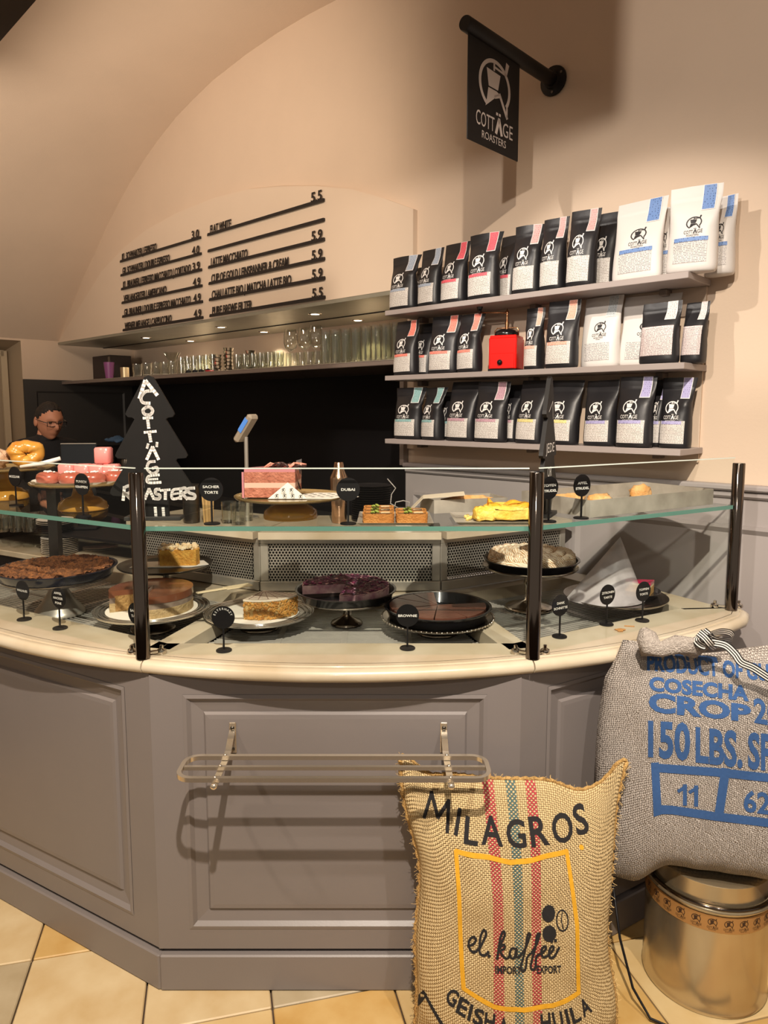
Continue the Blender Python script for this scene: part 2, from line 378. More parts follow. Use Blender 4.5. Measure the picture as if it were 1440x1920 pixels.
# ---------------------------------------------------------------- downlights in the soffit
LAMP = mat('lamp_glow', '#fff3d8', 0.5, emit=9.0)
for k, (px, py, L) in enumerate(((274, 634.6, -.18), (415, 616, -.18), (590.7, 590, -.18), (357.6, 641, -.56), (495, 624, -.56), (671, 601, -.56))):
    t, z = wall_tz(px, py, L)
    lab = ['left', 'middle', 'right'][k % 3]
    d = thing('downlight', 'small round recessed spotlight, %s one of the %s row in the steel soffit' % (lab, 'front' if k < 3 else 'back'), 'spotlight', WP(t, L, 2.17), RW, 'downlights over the glass shelf')
    MB().lathe([(.026, -.004), (.040, -.004), (.042, 0)], 20, cap=False).build('bezel', CHROME, d, True)
    MB().lathe([(0.0, -.002), (.026, -.003)], 20, cap=False).build('lens', LAMP, d)
    l = bpy.data.lights.new('downlight_lamp', 'SPOT'); l.energy = 15; l.spot_size = math.radians(110); l.spot_blend = .5; l.shadow_soft_size = .02; l.color = (1, .9, .66)
    o = bpy.data.objects.new('downlight_lamp', l); C.objects.link(o); o.parent = d; o.location = (0, 0, -.012)
# ================================================================ counter
PL = Vector((-.643, 1.835, 0)); PR = Vector((.397, 1.835, 0)); ZT = .945
C30, S30 = math.cos(PI/6), .5
FAC = {}   # facet frames: origin at the pane's middle, x along, y into the counter
FAC['c'] = Matrix.Translation((PL+PR)/2)
FAC['l'] = Matrix.Translation(PL+Vector((-C30, S30, 0))*.52) @ Matrix.Rotation(-PI/6, 4, 'Z')
FAC['r'] = Matrix.Translation(PR+Vector((C30, S30, 0))*.52) @ Matrix.Rotation(PI/6, 4, 'Z')
RB = {'c': (-.52, .52), 'l': (-.85, .52), 'r': (-.52, .345)}
T15 = math.tan(math.radians(15))
def hw(f, d):      # extent of a facet at depth d behind its pane
    a, b = RB[f]; return ((-.52+d*T15) if f in 'cr' else a, (.52-d*T15) if f in 'cl' else b)
cab = thing('cake_counter', 'grey panelled faceted counter with a cream marble top, carrying the glass cake display', 'counter', (0, 1.9, 0))
MI = Matrix.Translation((0, -1.9, 0))
def cpart(mb, name, m, **k):
    mb.v = [tuple(MI @ Vector(p)) for p in mb.v]; return mb.build(name, m, cab, **k)
VL = Vector((-.618, 1.814, 0)); VR = Vector((.36, 1.814, 0))
EL = Vector((-C30, S30, 0)); ER = Vector((.854, .52, 0)); V0 = VL+EL*1.35; V3 = VR+ER*.86
body = MB().prism([(p.x, p.y) for p in (V0+Vector((.015, .026, 0)), VL+Vector((.008, .03, 0)), VR+Vector((-.008, .03, 0)), V3+Vector((-.02, .025, 0)), Vector((.95, 2.55, 0)), Vector((.60, 2.90, 0)), Vector((.19, 2.62, 0)), Vector((-.46, 2.62, 0)), Vector((-1.25, 3.07, 0)))], 0.0, .86)
cpart(body, 'carcass', GREY)
RINGS = [(0, 0), (0, .004), (.012, -.004), (.022, -.014), (.05, -.014), (.062, -.004), (.072, -.002)]
def face(a, b, fields, nm):
    d = (b-a).normalized(); o = Vector((d.y, -d.x, 0)); ln = (b-a).length
    # stiles and rails as one frame around each recessed field
    mb = MB(); z0, z1 = .118, .905; xs = [0]+[q for f in fields for q in f[:2]]+[ln]; fz0, fz1 = .177, .850
    def slab(x0, x1, za, zb):
        P = [a+d*x0, a+d*x1]; mb.add([P[0]+o*.018+Vector((0, 0, za)), P[1]+o*.018+Vector((0, 0, za)), P[1]+o*.018+Vector((0, 0, zb)), P[0]+o*.018+Vector((0, 0, zb)),
                                     P[0]+Vector((0, 0, za)), P[1]+Vector((0, 0, za)), P[1]+Vector((0, 0, zb)), P[0]+Vector((0, 0, zb))],
                                    [(0, 1, 2, 3), (0, 4, 5, 1), (1, 5, 6, 2), (2, 6, 7, 3), (3, 7, 4, 0)])
    slab(0, ln, z0, fz0); slab(0, ln, fz1, z1)
    prev = 0
    for f in fields: slab(prev, f[0], fz0, fz1); prev = f[1]
    slab(prev, ln, fz0, fz1)
    cpart(mb, 'face_frame', GREY)
    for f in fields:
        q = frame_panel('raised_panel', GREY, cab, MI @ (a+d*f[0]+o*.001+Vector((0, 0, fz0))), d, o, f[1]-f[0], fz1-fz0, [(0, .018), (.010, .020), (.020, .010), (.052, .005), (.058, .012), (.07, .013)])
fo = -.018
def inset(a, b, k): d = (b-a).normalized(); return Vector((-d.y, d.x, 0))*k
# faces lie on the facet lines; carcass stands 18 mm behind them
face(VL+Vector((-.005, .018, 0)), VR+Vector((.005, .018, 0)), [(.087, .898)], 'c')
face(V0+Vector((.009, .0156, 0)), VL+Vector((.009, .0156, 0))+Vector((-.002, .001, 0)), [(.10, 1.245)], 'l')
face(VR+Vector((-.0094, .0154, 0))+Vector((.002, .001, 0)), V3+Vector((-.0094, .0154, 0)), [(.10, .78)], 'r')
mb = MB()
def plinth(a, b, out):
    d = (b-a).normalized(); o = Vector((d.y, -d.x, 0)); rz = math.atan2(d.y, d.x); c = (a+b)/2+o*(out/2-.02)
    return MB().box((c.x, c.y, .053), ((b-a).length+.004, out+.04, .106), rz, bev=.004)
for a, b in ((VL, VR), (V0, VL), (VR, V3)): cpart(plinth(a, b, .012), 'plinth', GREY)
# marble edge: swept bullnose in three lengths, tops in three pieces
def arc_pt(x): return Vector((x, 3.73-math.sqrt(1.99**2-(x+.12)**2), 0))
def edge_pts(seg):
    if seg == 'c': xs = [-.640+1.036*i/20 for i in range(21)]; return [arc_pt(x) for x in xs]
    if seg == 'r':
        p = [arc_pt(.400+.76*i/16) for i in range(17)]
        return p+[Vector((1.185, 2.245, 0)), Vector((1.203, 2.275, 0)), Vector((1.205, 2.31, 0)), Vector((1.185, 2.345, 0))]
    p = [arc_pt(-.644-.42*i/8) for i in range(9)][::-1]; q = p[0]
    return [q+EL*.8, q+EL*.4]+p
PROF = [(-.05, ZT), (-.030, ZT), (-.028, ZT-.004), (-.025, ZT-.002), (-.012, ZT-.003), (-.003, ZT-.010), (.001, ZT-.021), (-.003, ZT-.032), (-.012, ZT-.038), (-.09, ZT-.038)]
for seg in 'lcr':
    P = edge_pts(seg); vs = []; fs = []; k = len(PROF)
    for i, p in enumerate(P):
        d = (P[min(i+1, len(P)-1)]-P[max(i-1, 0)]).normalized(); o = Vector((d.y, -d.x, 0))
        vs += [p+o*q[0]+Vector((0, 0, q[1])) for q in PROF]
    for i in range(len(P)-1): fs += [(i*k+j, (i+1)*k+j, (i+1)*k+j+1, i*k+j+1) for j in range(k-1)]
    fs += [tuple(range(k)), tuple((len(P)-1)*k+j for j in range(k))[::-1]]
    cpart(MB().add(vs, fs), 'marble_edge', STONE, angle=40)
    # flat margin between edge and display well
    M = FAC[seg]; x0, x1 = hw(seg, .115); inn = [M @ Vector((x0+(x1-x0)*i/(len(P)-1), .115, 0)) for i in range(len(P))]
    if seg == 'r': inn = [M @ Vector((x0+(.75-.52-x0)*i/(len(P)-1), .115, 0)) for i in range(len(P))]
    vs = []; fs = []
    for i, p in enumerate(P):
        d = (P[min(i+1, len(P)-1)]-P[max(i-1, 0)]).normalized(); o = Vector((d.y, -d.x, 0))
        a = p-o*.048; vs += [Vector((a.x, a.y, ZT)), Vector((inn[i].x, inn[i].y, ZT)), Vector((inn[i].x, inn[i].y, ZT-.06))]
    for i in range(len(P)-1): fs += [(i*3, i*3+1, i*3+4, i*3+3), (i*3+1, i*3+2, i*3+5, i*3+4)]
    cpart(MB().add(vs, fs), 'marble_margin', STONE)
# right end: flat marble beyond the well
M = FAC['r']
cpart(MB().prism([tuple((M @ Vector(q))[:2]) for q in ((.23, .10, 0), (.36, .04, 0), (.36, .40, 0), (.30, .72, 0), (.20, .72, 0), (.23, .40, 0))], ZT-.05, ZT), 'marble_end', STONE)
for f in 'lcr':
    M = FAC[f]
    # well floor, slotted grid, back ledge
    a0, b0 = hw(f, .115); a1, b1 = hw(f, .66)
    if f == 'r': b0 = b1 = .23
    cpart(MB().prism([tuple((M @ Vector(q))[:2]) for q in ((a0, .115, 0), (b0, .115, 0), (b1, .66, 0), (a1, .66, 0))], .862, .872), 'well_tray', TROUGH)
    g = MB(); nb = 35
    for i in range(nb):
        d = .125+i*(.525/nb); a, b = hw(f, d+.012); a += .045; b -= .045
        if f == 'r': b = .23
        g.box(((a+b)/2, d+.003, .898), (b-a, .0058, .003), M=M)
    for q in (-.40, -.2, 0, .2, .40):
        d0 = .125
        if q < hw(f, .2)[0] or q > hw(f, .2)[1]: continue
        d1 = .64
        while d1 > .2 and not (hw(f, d1)[0]+.05 < q < hw(f, d1)[1]-.05): d1 -= .02
        g.box((q, (d0+d1)/2, .8985), (.018, d1-d0, .0032), M=M)
    stuff(cpart(g, 'slotted_grid', mat('grid_steel', '#c4beb5', .4, metal=.3)))
    a, b = hw(f, .69)
    if f == 'r': b = .28
    cpart(MB().prism([tuple((M @ Vector(q))[:2]) for q in ((a, .645, 0), (b, .645, 0), (b, .715, 0), (a, .715, 0))], .862, ZT-.004), 'back_ledge', STONE)
    # perforated steel back
    a, b = hw(f, .715)
    if f == 'l': a = -.335
    if f == 'r': b = .285
    mf = MB(); zb, zt = ZT, 1.14
    for (x0, x1, z0, z1, d) in ((a, b, zb, zb+.035, .70), (a, b, zt-.022, zt, .71), (a, a+.03, zb+.035, zt-.022, .71), (b-.03, b, zb+.035, zt-.022, .71)):
        mf.box(((x0+x1)/2, d+.01, (z0+z1)/2), (x1-x0, .02, z1-z0), M=M, bev=.002)
    cpart(mf, 'grille_frame', STEEL)
    hx = MB(); pit = .0118; R = pit/math.sqrt(3); r = R*.66; z0, z1 = zb+.035, zt-.022; row = 0; z = z0+R*.5
    while z < z1:
        x = a+.03+(pit/2 if row % 2 else 0)+pit/2
        while x < b-.03-pit*.3:
            o6 = [(x+R*math.cos(PI/6+PI/3*k), z+R*math.sin(PI/6+PI/3*k)) for k in range(6)]; i6 = [(x+r*math.cos(PI/6+PI/3*k), z+r*math.sin(PI/6+PI/3*k)) for k in range(6)]
            hx.add([M @ Vector((p[0], .712, p[1])) for p in o6+i6], [(k, (k+1) % 6, 6+(k+1) % 6, 6+k) for k in range(6)]); x += pit
        z += R*1.5; row += 1
    stuff(cpart(hx, 'perforated_sheet', STEEL))
    cpart(MB().box(((a+b)/2, .76, (z0+z1)/2), (b-a-.01, .01, z1-z0), M=M), 'grille_backing', TROUGH)
    # marble service shelf above the grille
    dd = {'c': 1.095, 'l': 1.05, 'r': .78}[f]; a2, b2 = hw(f, dd)
    if f == 'l': a2 = a
    if f == 'r': b2 = b
    cpart(MB().prism([tuple((M @ Vector(q))[:2]) for q in ((a-(.03 if f != 'r' else 0)*0, .675, 0), (b, .675, 0), (b2, dd, 0), (a2, dd, 0))], 1.14, 1.166), 'service_shelf', STONE)
# marble dividers between the wells
for P, ang in ((PL, PI/2-math.radians(15)), (PR, PI/2+math.radians(15))):
    d = Vector((math.cos(ang), math.sin(ang), 0)); c = P+d*.40
    cpart(MB().box((c.x, c.y, ZT-.025), (.66, .075, .05), ang, bev=.004), 'marble_divider', STONE)
cpart(MB().box((-.13, 2.90, .57), (.72, .05, 1.13)), 'service_back', BLACKP)
# ---------------------------------------------------------------- glass: panes, shelf, posts
ZS = 1.296
def pane(name, P, Q, z0, z1, th=.008):
    d = (Q-P); L = d.length; rz = math.atan2(d.y, d.x); c = (P+Q)/2
    MM = Matrix.Translation((c.x, c.y, 0)) @ Matrix.Rotation(rz, 4, 'Z') @ Matrix.Translation((0, .012, 0))
    g = MB().add([MM @ Vector(v) for v in ((-L/2, 0, z0), (L/2, 0, z0), (L/2, 0, z1), (-L/2, 0, z1))], [(0, 1, 2, 3)])
    o = MB(); o.v = [tuple(MI @ Vector(p)) for p in g.v]; o.f = g.f; pn = o.build(name, GLASSP, cab)
    e = MB().box((0, 0, z1-.0015), (L, .005, .003), M=MM); e.v = [tuple(MI @ Vector(p)) for p in e.v]; e.build('pane_edge', mat('bright_edge', '#cfd8cf', .2, spec=.8), pn)
    return pn
EPR = PR+Vector((math.cos(PI/6), math.sin(PI/6), 0))*.862
PLL = PL+Vector((-C30, S30, 0))*1.15
pane('glass_pane', PL+Vector((.018, 0, 0)), PR-Vector((.018, 0, 0)), ZT+.004, 1.452)
pane('glass_pane', PLL, PL+Vector((-.016, .009, 0)), ZT+.004, 1.452)
pane('glass_pane', PR+Vector((.016, .009, 0)), EPR-Vector((.016, .009, 0)), ZT+.004, 1.452)
def shelf_glass(pts):
    t = MB().add([MI @ Vector((p.x, p.y, ZS)) for p in pts], [tuple(range(len(pts)))])
    o = t.build('glass_shelf', GLASSP, cab)
    e = MB(); P, Q = pts[0], pts[1]; d = Q-P; c = (P+Q)/2; nrm = Vector((d.y, -d.x, 0)).normalized()
    e.box((c.x+nrm.x*.002, c.y+nrm.y*.002, ZS-.006), (d.length, .004, .012), math.atan2(d.y, d.x)); e.v = [tuple(MI @ Vector(p)) for p in e.v]; e.build('shelf_edge', GEDGE, o)
def off(f, x, y): return FAC[f] @ Vector((x, y, 0))
shelf_glass([off('c', -.515, .02), off('c', .515, .02), off('c', .40, .42), off('c', -.40, .42)])
shelf_glass([off('l', -.63, .02), off('l', .515, .02), off('l', .40, .42), off('l', -.63, .42)])
shelf_glass([off('r', -.515, .02), off('r', .335, .02), off('r', .335, .40), off('r', -.40, .42)])
for P, top, lab in ((PL, 1.441, 0), (PR, 1.442, 1), (Vector((1.148, 2.290, 0)), 1.432, 2)):
    h = top-ZT
    q = MB().lathe([(.019, 0), (.019, h-.002), (.0175, h)], 24, (P.x, P.y, ZT)); po = cpart(q, 'glass_post', CHROMED, angle=40)
    q = MB(); 
    for s in (-1, 1):
        q.lathe([(.012, 0), (.014, .004), (.012, .012), (.005, .016), (.005, .024)], 12, (P.x+.04*s, P.y+.03, ZT))
        q.box((P.x+.02*s, P.y+.02, ZT+.008), (.035, .012, .006), .4*s)
    q.v = [tuple(MI @ Vector(p)) for p in q.v]; q.build('glass_clamp', CHROME, po, angle=40)
cpart(MB().box((-1.22, 2.60, 1.17), (.035, .035, .45)), 'rear_post', STEELD)
# ================================================================ wall shelves and coffee bags
def print_mat(name, paper, ink, rows=170.0, dens=.46):
    if name in MATS: return MATS[name]
    m = mat(name, paper, 0.55); nt = m.node_tree; b = nt.nodes['Principled BSDF']; tc = [n for n in nt.nodes if n.type == 'TEX_COORD'][0]
    sp = nt.nodes.new('ShaderNodeSeparateXYZ'); nt.links.new(tc.outputs['Object'], sp.inputs[0])
    def M(op, a, b_=None):
        q = nt.nodes.new('ShaderNodeMath'); q.operation = op
        for i, x in enumerate((a, b_)):
            if x is None: continue
            if isinstance(x, (int, float)): q.inputs[i].default_value = x
            else: nt.links.new(x, q.inputs[i])
        return q.outputs[0]
    r = M('MULTIPLY', sp.outputs[2], rows); line = M('GREATER_THAN', M('FRACT', r), .55)
    cx = nt.nodes.new('ShaderNodeCombineXYZ'); nt.links.new(M('MULTIPLY', sp.outputs[0], 260.0), cx.inputs[0]); nt.links.new(M('FLOOR', r), cx.inputs[1])
    nz = nt.nodes.new('ShaderNodeTexNoise'); nz.inputs['Scale'].default_value = 1.0; nz.inputs['Detail'].default_value = 1; nt.links.new(cx.outputs[0], nz.inputs['Vector'])
    f = M('MULTIPLY', line, M('GREATER_THAN', nz.outputs['Fac'], dens))
    mx = nt.nodes.new('ShaderNodeMix'); mx.data_type = 'RGBA'; mx.inputs['A'].default_value = lin(paper); mx.inputs['B'].default_value = lin(ink)
    nt.links.new(f, mx.inputs['Factor']); nt.links.new(mx.outputs['Result'], b.inputs['Base Color']); return m
BAGB = mat('bag_black', '#1f1e21', 0.42, bump=0.10, bscale=25, spec=.5)
BAGW = mat('bag_white', '#d9d4d0', 0.5, bump=0.10, bscale=22)
LABEL = print_mat('label_print', '#ddd8d3', '#989089')
LABELP = print_mat('label_print_pink', '#ddcdcb', '#8d7f80', 150)
LABELN = print_mat('label_print_white', '#d9d4d0', '#8a8688', 190)
INKW = mat('white_ink', '#e8e5e2', 0.55); INKB = mat('black_ink', '#242326', 0.5)
COL = {k: print_mat('print_'+k, c, i, 120, .56) for k, c, i in (('bluegrey', '#a3adbd', '#6d7687'), ('red', '#e0606c', '#a8404e'), ('pink', '#e2a6a3', '#a06c6c'), ('blue', '#6c8dc4', '#3e5685'), ('salmon', '#f0897a', '#b05a50'), ('peach', '#eeaa96', '#b07868'), ('teal', '#8db4b4', '#5d8080'), ('mauve', '#bd97a3', '#8a6672'), ('yellow', '#e4d592', '#a89a5c'), ('lavender', '#a9a4cf', '#76719c'), ('paleblue', '#c8d0d4', '#8f989e'), ('palepink', '#dccbcb', '#8d7f80'))}
BW, BH, BD = .13, .28, .078
def bag_shape(seed, fold=0.0, lean=.02, wr=.004, depth=1.0):
    K = [(0, .46, .40), (.03, .495, .48), (.10, .50, .50), (.30, .485, .50), (.50, .475, .42), (.66, .48, .27), (.78, .49, .12), (.845, .50, .035), (.86, .50, .055), (.875, .50, .03), (1.0, .505, .018)]
    def ab(v):
        for p, q in zip(K[:-1], K[1:]):
            if v <= q[0]+1e-9:
                k = (v-p[0])/(q[0]-p[0]); return (p[1]+(q[1]-p[1])*k)*BW, (p[2]+(q[2]-p[2])*k)*BD*depth
        return K[-1][1]*BW, K[-1][2]*BD*depth
    def disp(x, v):
        e = max(0, min(1, (v-.12)*4))
        n1 = noise.noise(Vector((x*16+seed*3.1, v*4.5, seed)))*wr*1.5*e
        dx = x/BW+.5
        fo = fold*max(0, dx-.45)**1.4*max(0, v-.66)**1.0*.55*BH     # top right corner bends
        cr = -fold*.016*math.exp(-((dx-.85)/.18)**2-((v-.62)/.05)**2)
        return n1+lean*v*v+fo+cr
    def front(x, v, e=.0012):
        a, b = ab(v); k = max(0, 1-min(1, abs(x/a))**2.6)**(1/2.6)
        return Vector((x, -b*k+disp(x, v)-e, v*BH))
    def body():
        vs = []; fs = []; V = [0, .015, .035, .07, .12, .2, .3, .4, .5, .58, .64, .70, .76, .81, .845, .86, .875, .93, 1.0]; nu = 30
        for v in V:
            a, b = ab(v)
            for i in range(nu):
                th = 2*PI*i/nu; c, s = math.cos(th), math.sin(th)
                x = a*math.copysign(abs(c)**(2/2.6), c); y = b*math.copysign(abs(s)**(2/2.6), s)
                vs.append((x, y+disp(x, v), v*BH))
        for j in range(len(V)-1):
            for i in range(nu): fs.append((j*nu+i, j*nu+(i+1) % nu, (j+1)*nu+(i+1) % nu, (j+1)*nu+i))
        fs.append(tuple(range(nu-1, -1, -1))); fs.append(tuple((len(V)-1)*nu+i for i in range(nu)))
        return MB().add(vs, fs).mesh('pouch', angle=60)
    def patch(x0, x1, v0, v1, e, nu=8, nv=6):
        mb = MB().grid(lambda u, w_: front(x0+(x1-x0)*u, v0+(v1-v0)*w_, e), nu, nv); me = bpy.data.meshes.new('p'); me.from_pydata([tuple(p) for p in mb.v], [], mb.f); return me
    def logo(cx, cv, k):
        mb = LOGOW.map(lambda x, y: front(cx+x*k, cv+y*k/BH, .0016)); me = bpy.data.meshes.new('logo'); me.from_pydata([tuple(p) for p in mb.v], [], mb.f); return me
    return dict(body=body(), label=patch(-.40*BW, .36*BW, .065, .385, .0014), wide=patch(-.42*BW, .40*BW, .13, .60, .0014), whitelabel=patch(-.33*BW, .33*BW, .10, .34, .0012), band=patch(-.36*BW, .27*BW, .338, .385, .0020, 6, 2),
                wband=patch(-.32*BW, .34*BW, .343, .39, .0016, 6, 2), wideband=patch(-.42*BW, .40*BW, .57, .60, .0020, 6, 2),
                sticker=patch(.14*BW, .40*BW, .70, 1.0, .0018, 4, 8), sprint=patch(.155*BW, .385*BW, .71, .995, .0023, 4, 8), logo=logo(-.07*BW, .572, .0255), wlogo=logo(.04*BW, .56, .020))
SHAPES = [bag_shape(1.3), bag_shape(2.7, fold=.5), bag_shape(4.1, fold=1.0, lean=.012), bag_shape(6.2, lean=.03, wr=.006), bag_shape(8.8, fold=.3, lean=.0, wr=.006), bag_shape(11.4, lean=.035, wr=.003, depth=.8)]
SHELFZ = {'top': 2.06, 'middle': 1.762, 'bottom': 1.468}
GRP = {k: 'coffee bags on the %s wall shelf' % k for k in SHELFZ}
def bag(sh, x0, x1, ytop, col, shape, label, kind='black', sticker=True, L=.16, rot=0.0, logo=True):
    z = SHELFZ[sh]; t0, _ = wall_tz(x0, 600, L); t1, _ = wall_tz(x1, 600, L); t = (t0+t1)/2; w_ = abs(t0-t1)
    _, zt = wall_tz((x0+x1)/2, ytop, L); S = SHAPES[shape]
    b = thing('coffee_bag', label, 'coffee bag', WP(t, L, z+.0008), RW+math.radians(rot+random.uniform(-4, 4)), GRP[sh]); b.scale = (w_/BW, 1.0, max(.15, zt-z)/BH); b.rotation_euler.y = math.radians(random.uniform(-1.6, 1.2))
    wh = kind == 'white'
    link('pouch', S['body'], BAGW if wh else BAGB, b)
    if wh:
        link('logo', S['wlogo'], INKB, b)
        link('label', S['whitelabel'], LABELN, b)
        if col: link('label_band', S['wband'], COL[col], b)
    elif kind == 'wide':
        link('label', S['wide'], LABELP, b); link('label_band', S['wideband'], COL[col], b)
    else:
        if logo: link('logo', S['logo'], INKW, b)
        link('label', S['label'], LABEL, b)
        if col: link('label_band', S['band'], COL[col], b)
    if sticker:
        s = link('seal_sticker', S['sticker'], mat('sticker_white', '#e8e2df', .55), b); link('sticker_print', S['sprint'], COL[sticker if isinstance(sticker, str) else col], s)
    return b
def wall_shelf(name, label, zt, t0, t1):
    s = thing(name, label, 'shelf', WP((t0+t1)/2, 0.002, zt-.022), RW)
    MB().box((0, -.108, .011), (t1-t0, .214, .022), bev=.0015).build('board', SHELFG, s)
    for k in (-.62, .0, .55):
        MB().box((k*(t1-t0)/1.4, -.03, -.012), (.028, .055, .022), bev=.002).build('bracket', mat('bracket_grey', '#7d6f66', .5), s)
    return s
bk = MB().box((-.745, -.005, 1.745), (1.41, .010, .665), M=MW).build('trim_6', PLASTER); struct(bk)
MB().box((-1.463, -.02, 1.60), (.026, .035, .54), M=MW).build('edge_post', mat('post_grey', '#8a7e76', .5), bk)
for sh, lab in (('top', 'long grey wall shelf, topmost of three, carrying black and white coffee bags'), ('middle', 'long grey wall shelf, middle of three, carrying the red coffee grinder'), ('bottom', 'long grey wall shelf, lowest of three, above the counter glass')):
    wall_shelf('wall_shelf', lab, SHELFZ[sh], .028, 1.408)
T_ = 'top'; Mi = 'middle'; Bo = 'bottom'
bag(T_, 733, 781, 480, 'bluegrey', 2, 'black coffee bag with blue-grey seal, first from the left on the top shelf')
bag(T_, 776, 800, 500, None, 0, 'black coffee bag half hidden behind the two leftmost bags of the top shelf', sticker=False, L=.07)
bag(T_, 787, 826, 466, 'bluegrey', 1, 'black coffee bag with blue-grey label band, second in front on the top shelf')
bag(T_, 829, 874, 455, 'red', 1, 'black coffee bag with red label band and narrow red seal on the top shelf')
bag(T_, 879, 934, 437, 'red', 2, 'black coffee bag with a wide bright red seal folded over its corner')
bag(T_, 932, 968, 442, 'red', 0, 'black coffee bag with red band tucked behind its neighbour on the top shelf', sticker=False, L=.06)
bag(T_, 962, 1011, 422, None, 2, 'black coffee bag with pink seal, leftmost of the three pink sealed ones', sticker='pink')
bag(T_, 1013, 1057, 408, None, 1, 'black coffee bag with pink seal, middle of the three pink sealed ones', sticker='pink')
bag(T_, 1061, 1113, 393, None, 1, 'black coffee bag with pink seal, rightmost of the three pink sealed ones', sticker='pink')
bag(T_, 1108, 1152, 398, None, 3, 'black coffee bag shaded by the white bag beside it on the top shelf', sticker=False, L=.055)
bag(T_, 1146, 1238, 374, 'blue', 5, 'large white coffee bag with blue seal right beside the black bags', 'white', L=.14)
bag(T_, 1222, 1262, 388, 'blue', 0, 'white coffee bag mostly hidden between the two large white ones', 'white', sticker=False, L=.06)
bag(T_, 1247, 1338, 352, 'blue', 4, 'large white coffee bag standing foremost at the right end of the top shelf', 'white', L=.17, rot=8)
bag(T_, 1318, 1372, 368, 'blue', 0, 'white coffee bag in shade at the very right end of the top shelf', 'white', L=.06)
bag(Mi, 742, 783, 601, 'salmon', 0, 'black coffee bag with salmon band, leftmost on the middle shelf')
bag(Mi, 778, 812, 606, 'salmon', 3, 'black coffee bag behind the two leftmost salmon banded bags of the middle shelf', sticker=False, L=.07)
bag(Mi, 808, 858, 592, 'salmon', 1, 'black coffee bag with salmon seal, second in front on the middle shelf')
bag(Mi, 861, 903, 589, 'salmon', 2, 'black coffee bag with salmon seal standing left of the red grinder')
bag(Mi, 988, 1020, 578, 'peach', 4, 'black coffee bag with rounded top standing right of the red grinder', L=.13)
bag(Mi, 1026, 1084, 563, 'peach', 0, 'wide black coffee bag with a straight peach seal on the middle shelf', L=.17)
bag(Mi, 1094, 1164, 555, None, 3, 'white coffee bag with pale blue seal, left one of the middle shelf whites', 'white', sticker='paleblue', L=.085)
bag(Mi, 1162, 1268, 552, None, 5, 'large white coffee bag behind the squat black one on the middle shelf', 'white', sticker=False, L=.06)
bag(Mi, 1203, 1276, 566, 'palepink', 0, 'squat black coffee bag with large pale pink label in front of a white bag', 'wide', sticker='palepink', L=.165)
bag(Mi, 1281, 1326, 566, 'palepink', 0, 'squat black coffee bag with pale pink label, rightmost on the middle shelf', 'wide', sticker='palepink', L=.12)
bag(Bo, 743, 792, 727, 'teal', 2, 'black coffee bag with teal seal, leftmost on the bottom shelf')
bag(Bo, 793, 834, 727, 'teal', 2, 'black coffee bag with teal seal, second on the bottom shelf', rot=-14)
bag(Bo, 826, 856, 735, 'teal', 0, 'black coffee bag with teal band peeping out from behind on the bottom shelf', sticker=False, L=.07)
bag(Bo, 842, 894, 716, 'mauve', 3, 'shiny black coffee bag with mauve band and no seal on the bottom shelf', sticker=False)
bag(Bo, 895, 952, 716, 'mauve', 1, 'black coffee bag with a mauve seal on the bottom shelf', L=.17)
bag(Bo, 948, 978, 722, 'mauve', 0, 'black coffee bag lost in shade behind the mauve sealed one', sticker=False, L=.08)
bag(Bo, 972, 1022, 713, 'yellow', 5, 'black coffee bag with yellow band, left of the thin tree sign', sticker=False)
bag(Bo, 1026, 1090, 713, 'yellow', 3, 'black coffee bag with yellow band, right of the thin tree sign', sticker=False)
bag(Bo, 1103, 1164, 713, 'lavender', 0, 'black coffee bag with lavender band, leftmost of the lavender ones', sticker=False, L=.15)
bag(Bo, 1164, 1232, 706, 'lavender', 1, 'black coffee bag with a large lavender seal, foremost of the lavender ones', L=.18)
bag(Bo, 1228, 1256, 712, 'lavender', 0, 'black coffee bag squeezed between the two lavender ones at the right', L=.08)
bag(Bo, 1246, 1306, 708, 'lavender', 2, 'black coffee bag with a lavender seal, rightmost on the bottom shelf', L=.12)
# ---------------------------------------------------------------- red coffee grinder
RED = mat('red_lacquer', '#d8160f', 0.22, spec=.6, coat=.4)
COPPER = mat('copper', '#c08a64', 0.25, metal=1.0)
t, _ = wall_tz(946, 650, .13)
gr = thing('coffee_grinder', 'red box coffee grinder with black domed lid and copper crank on the middle shelf', 'coffee grinder', WP(t, .115, 1.7625), RW+.30)
gw = .118
MB().box((0, 0, .073), (gw, .118, .130), bev=.004).box((0, 0, .141), (gw*.95, .110, .012), bev=.003).build('body', RED, gr)
MB().box((0, 0, .005), (gw+.004, .122, .009), bev=.002).build('foot', BLACKP, gr)
dr = MB().box((0, -.0605, .042), (gw*.86, .004, .062), bev=.0015).build('drawer', RED, gr)
MB().lathe([(0.0, 0), (.008, 0), (.011, .006), (.009, .013), (0, .015)], 14, M=Matrix.Translation((-.008, -.0625, .036)) @ Matrix.Rotation(PI/2, 4, 'X')).build('knob', BLACKP, dr, True)
MB().lathe([(.048, .147), (.050, .152), (.046, .166), (.03, .174), (.010, .178), (0, .178)], 24).build('lid', mat('black_gloss', '#141213', .15, coat=.6), gr, angle=50)
MB().tube([(-.05, 0, .148), (-.05, 0, .172), (-.042, 0, .181), (.042, 0, .181), (.05, 0, .172), (.05, 0, .148)], .0025, 8).build('yoke', COPPER, gr, True)
MB().lathe([(.008, .176), (.008, .205), (.0045, .207), (.0045, .238), (.008, .24), (.008, .248), (.003, .254), (0, .262)], 14).build('spindle', COPPER, gr, angle=40)
ck = MB().tube([(0, 0, .244), (-.122, .006, .252)], .0033, 8).build('crank', COPPER, gr, True)
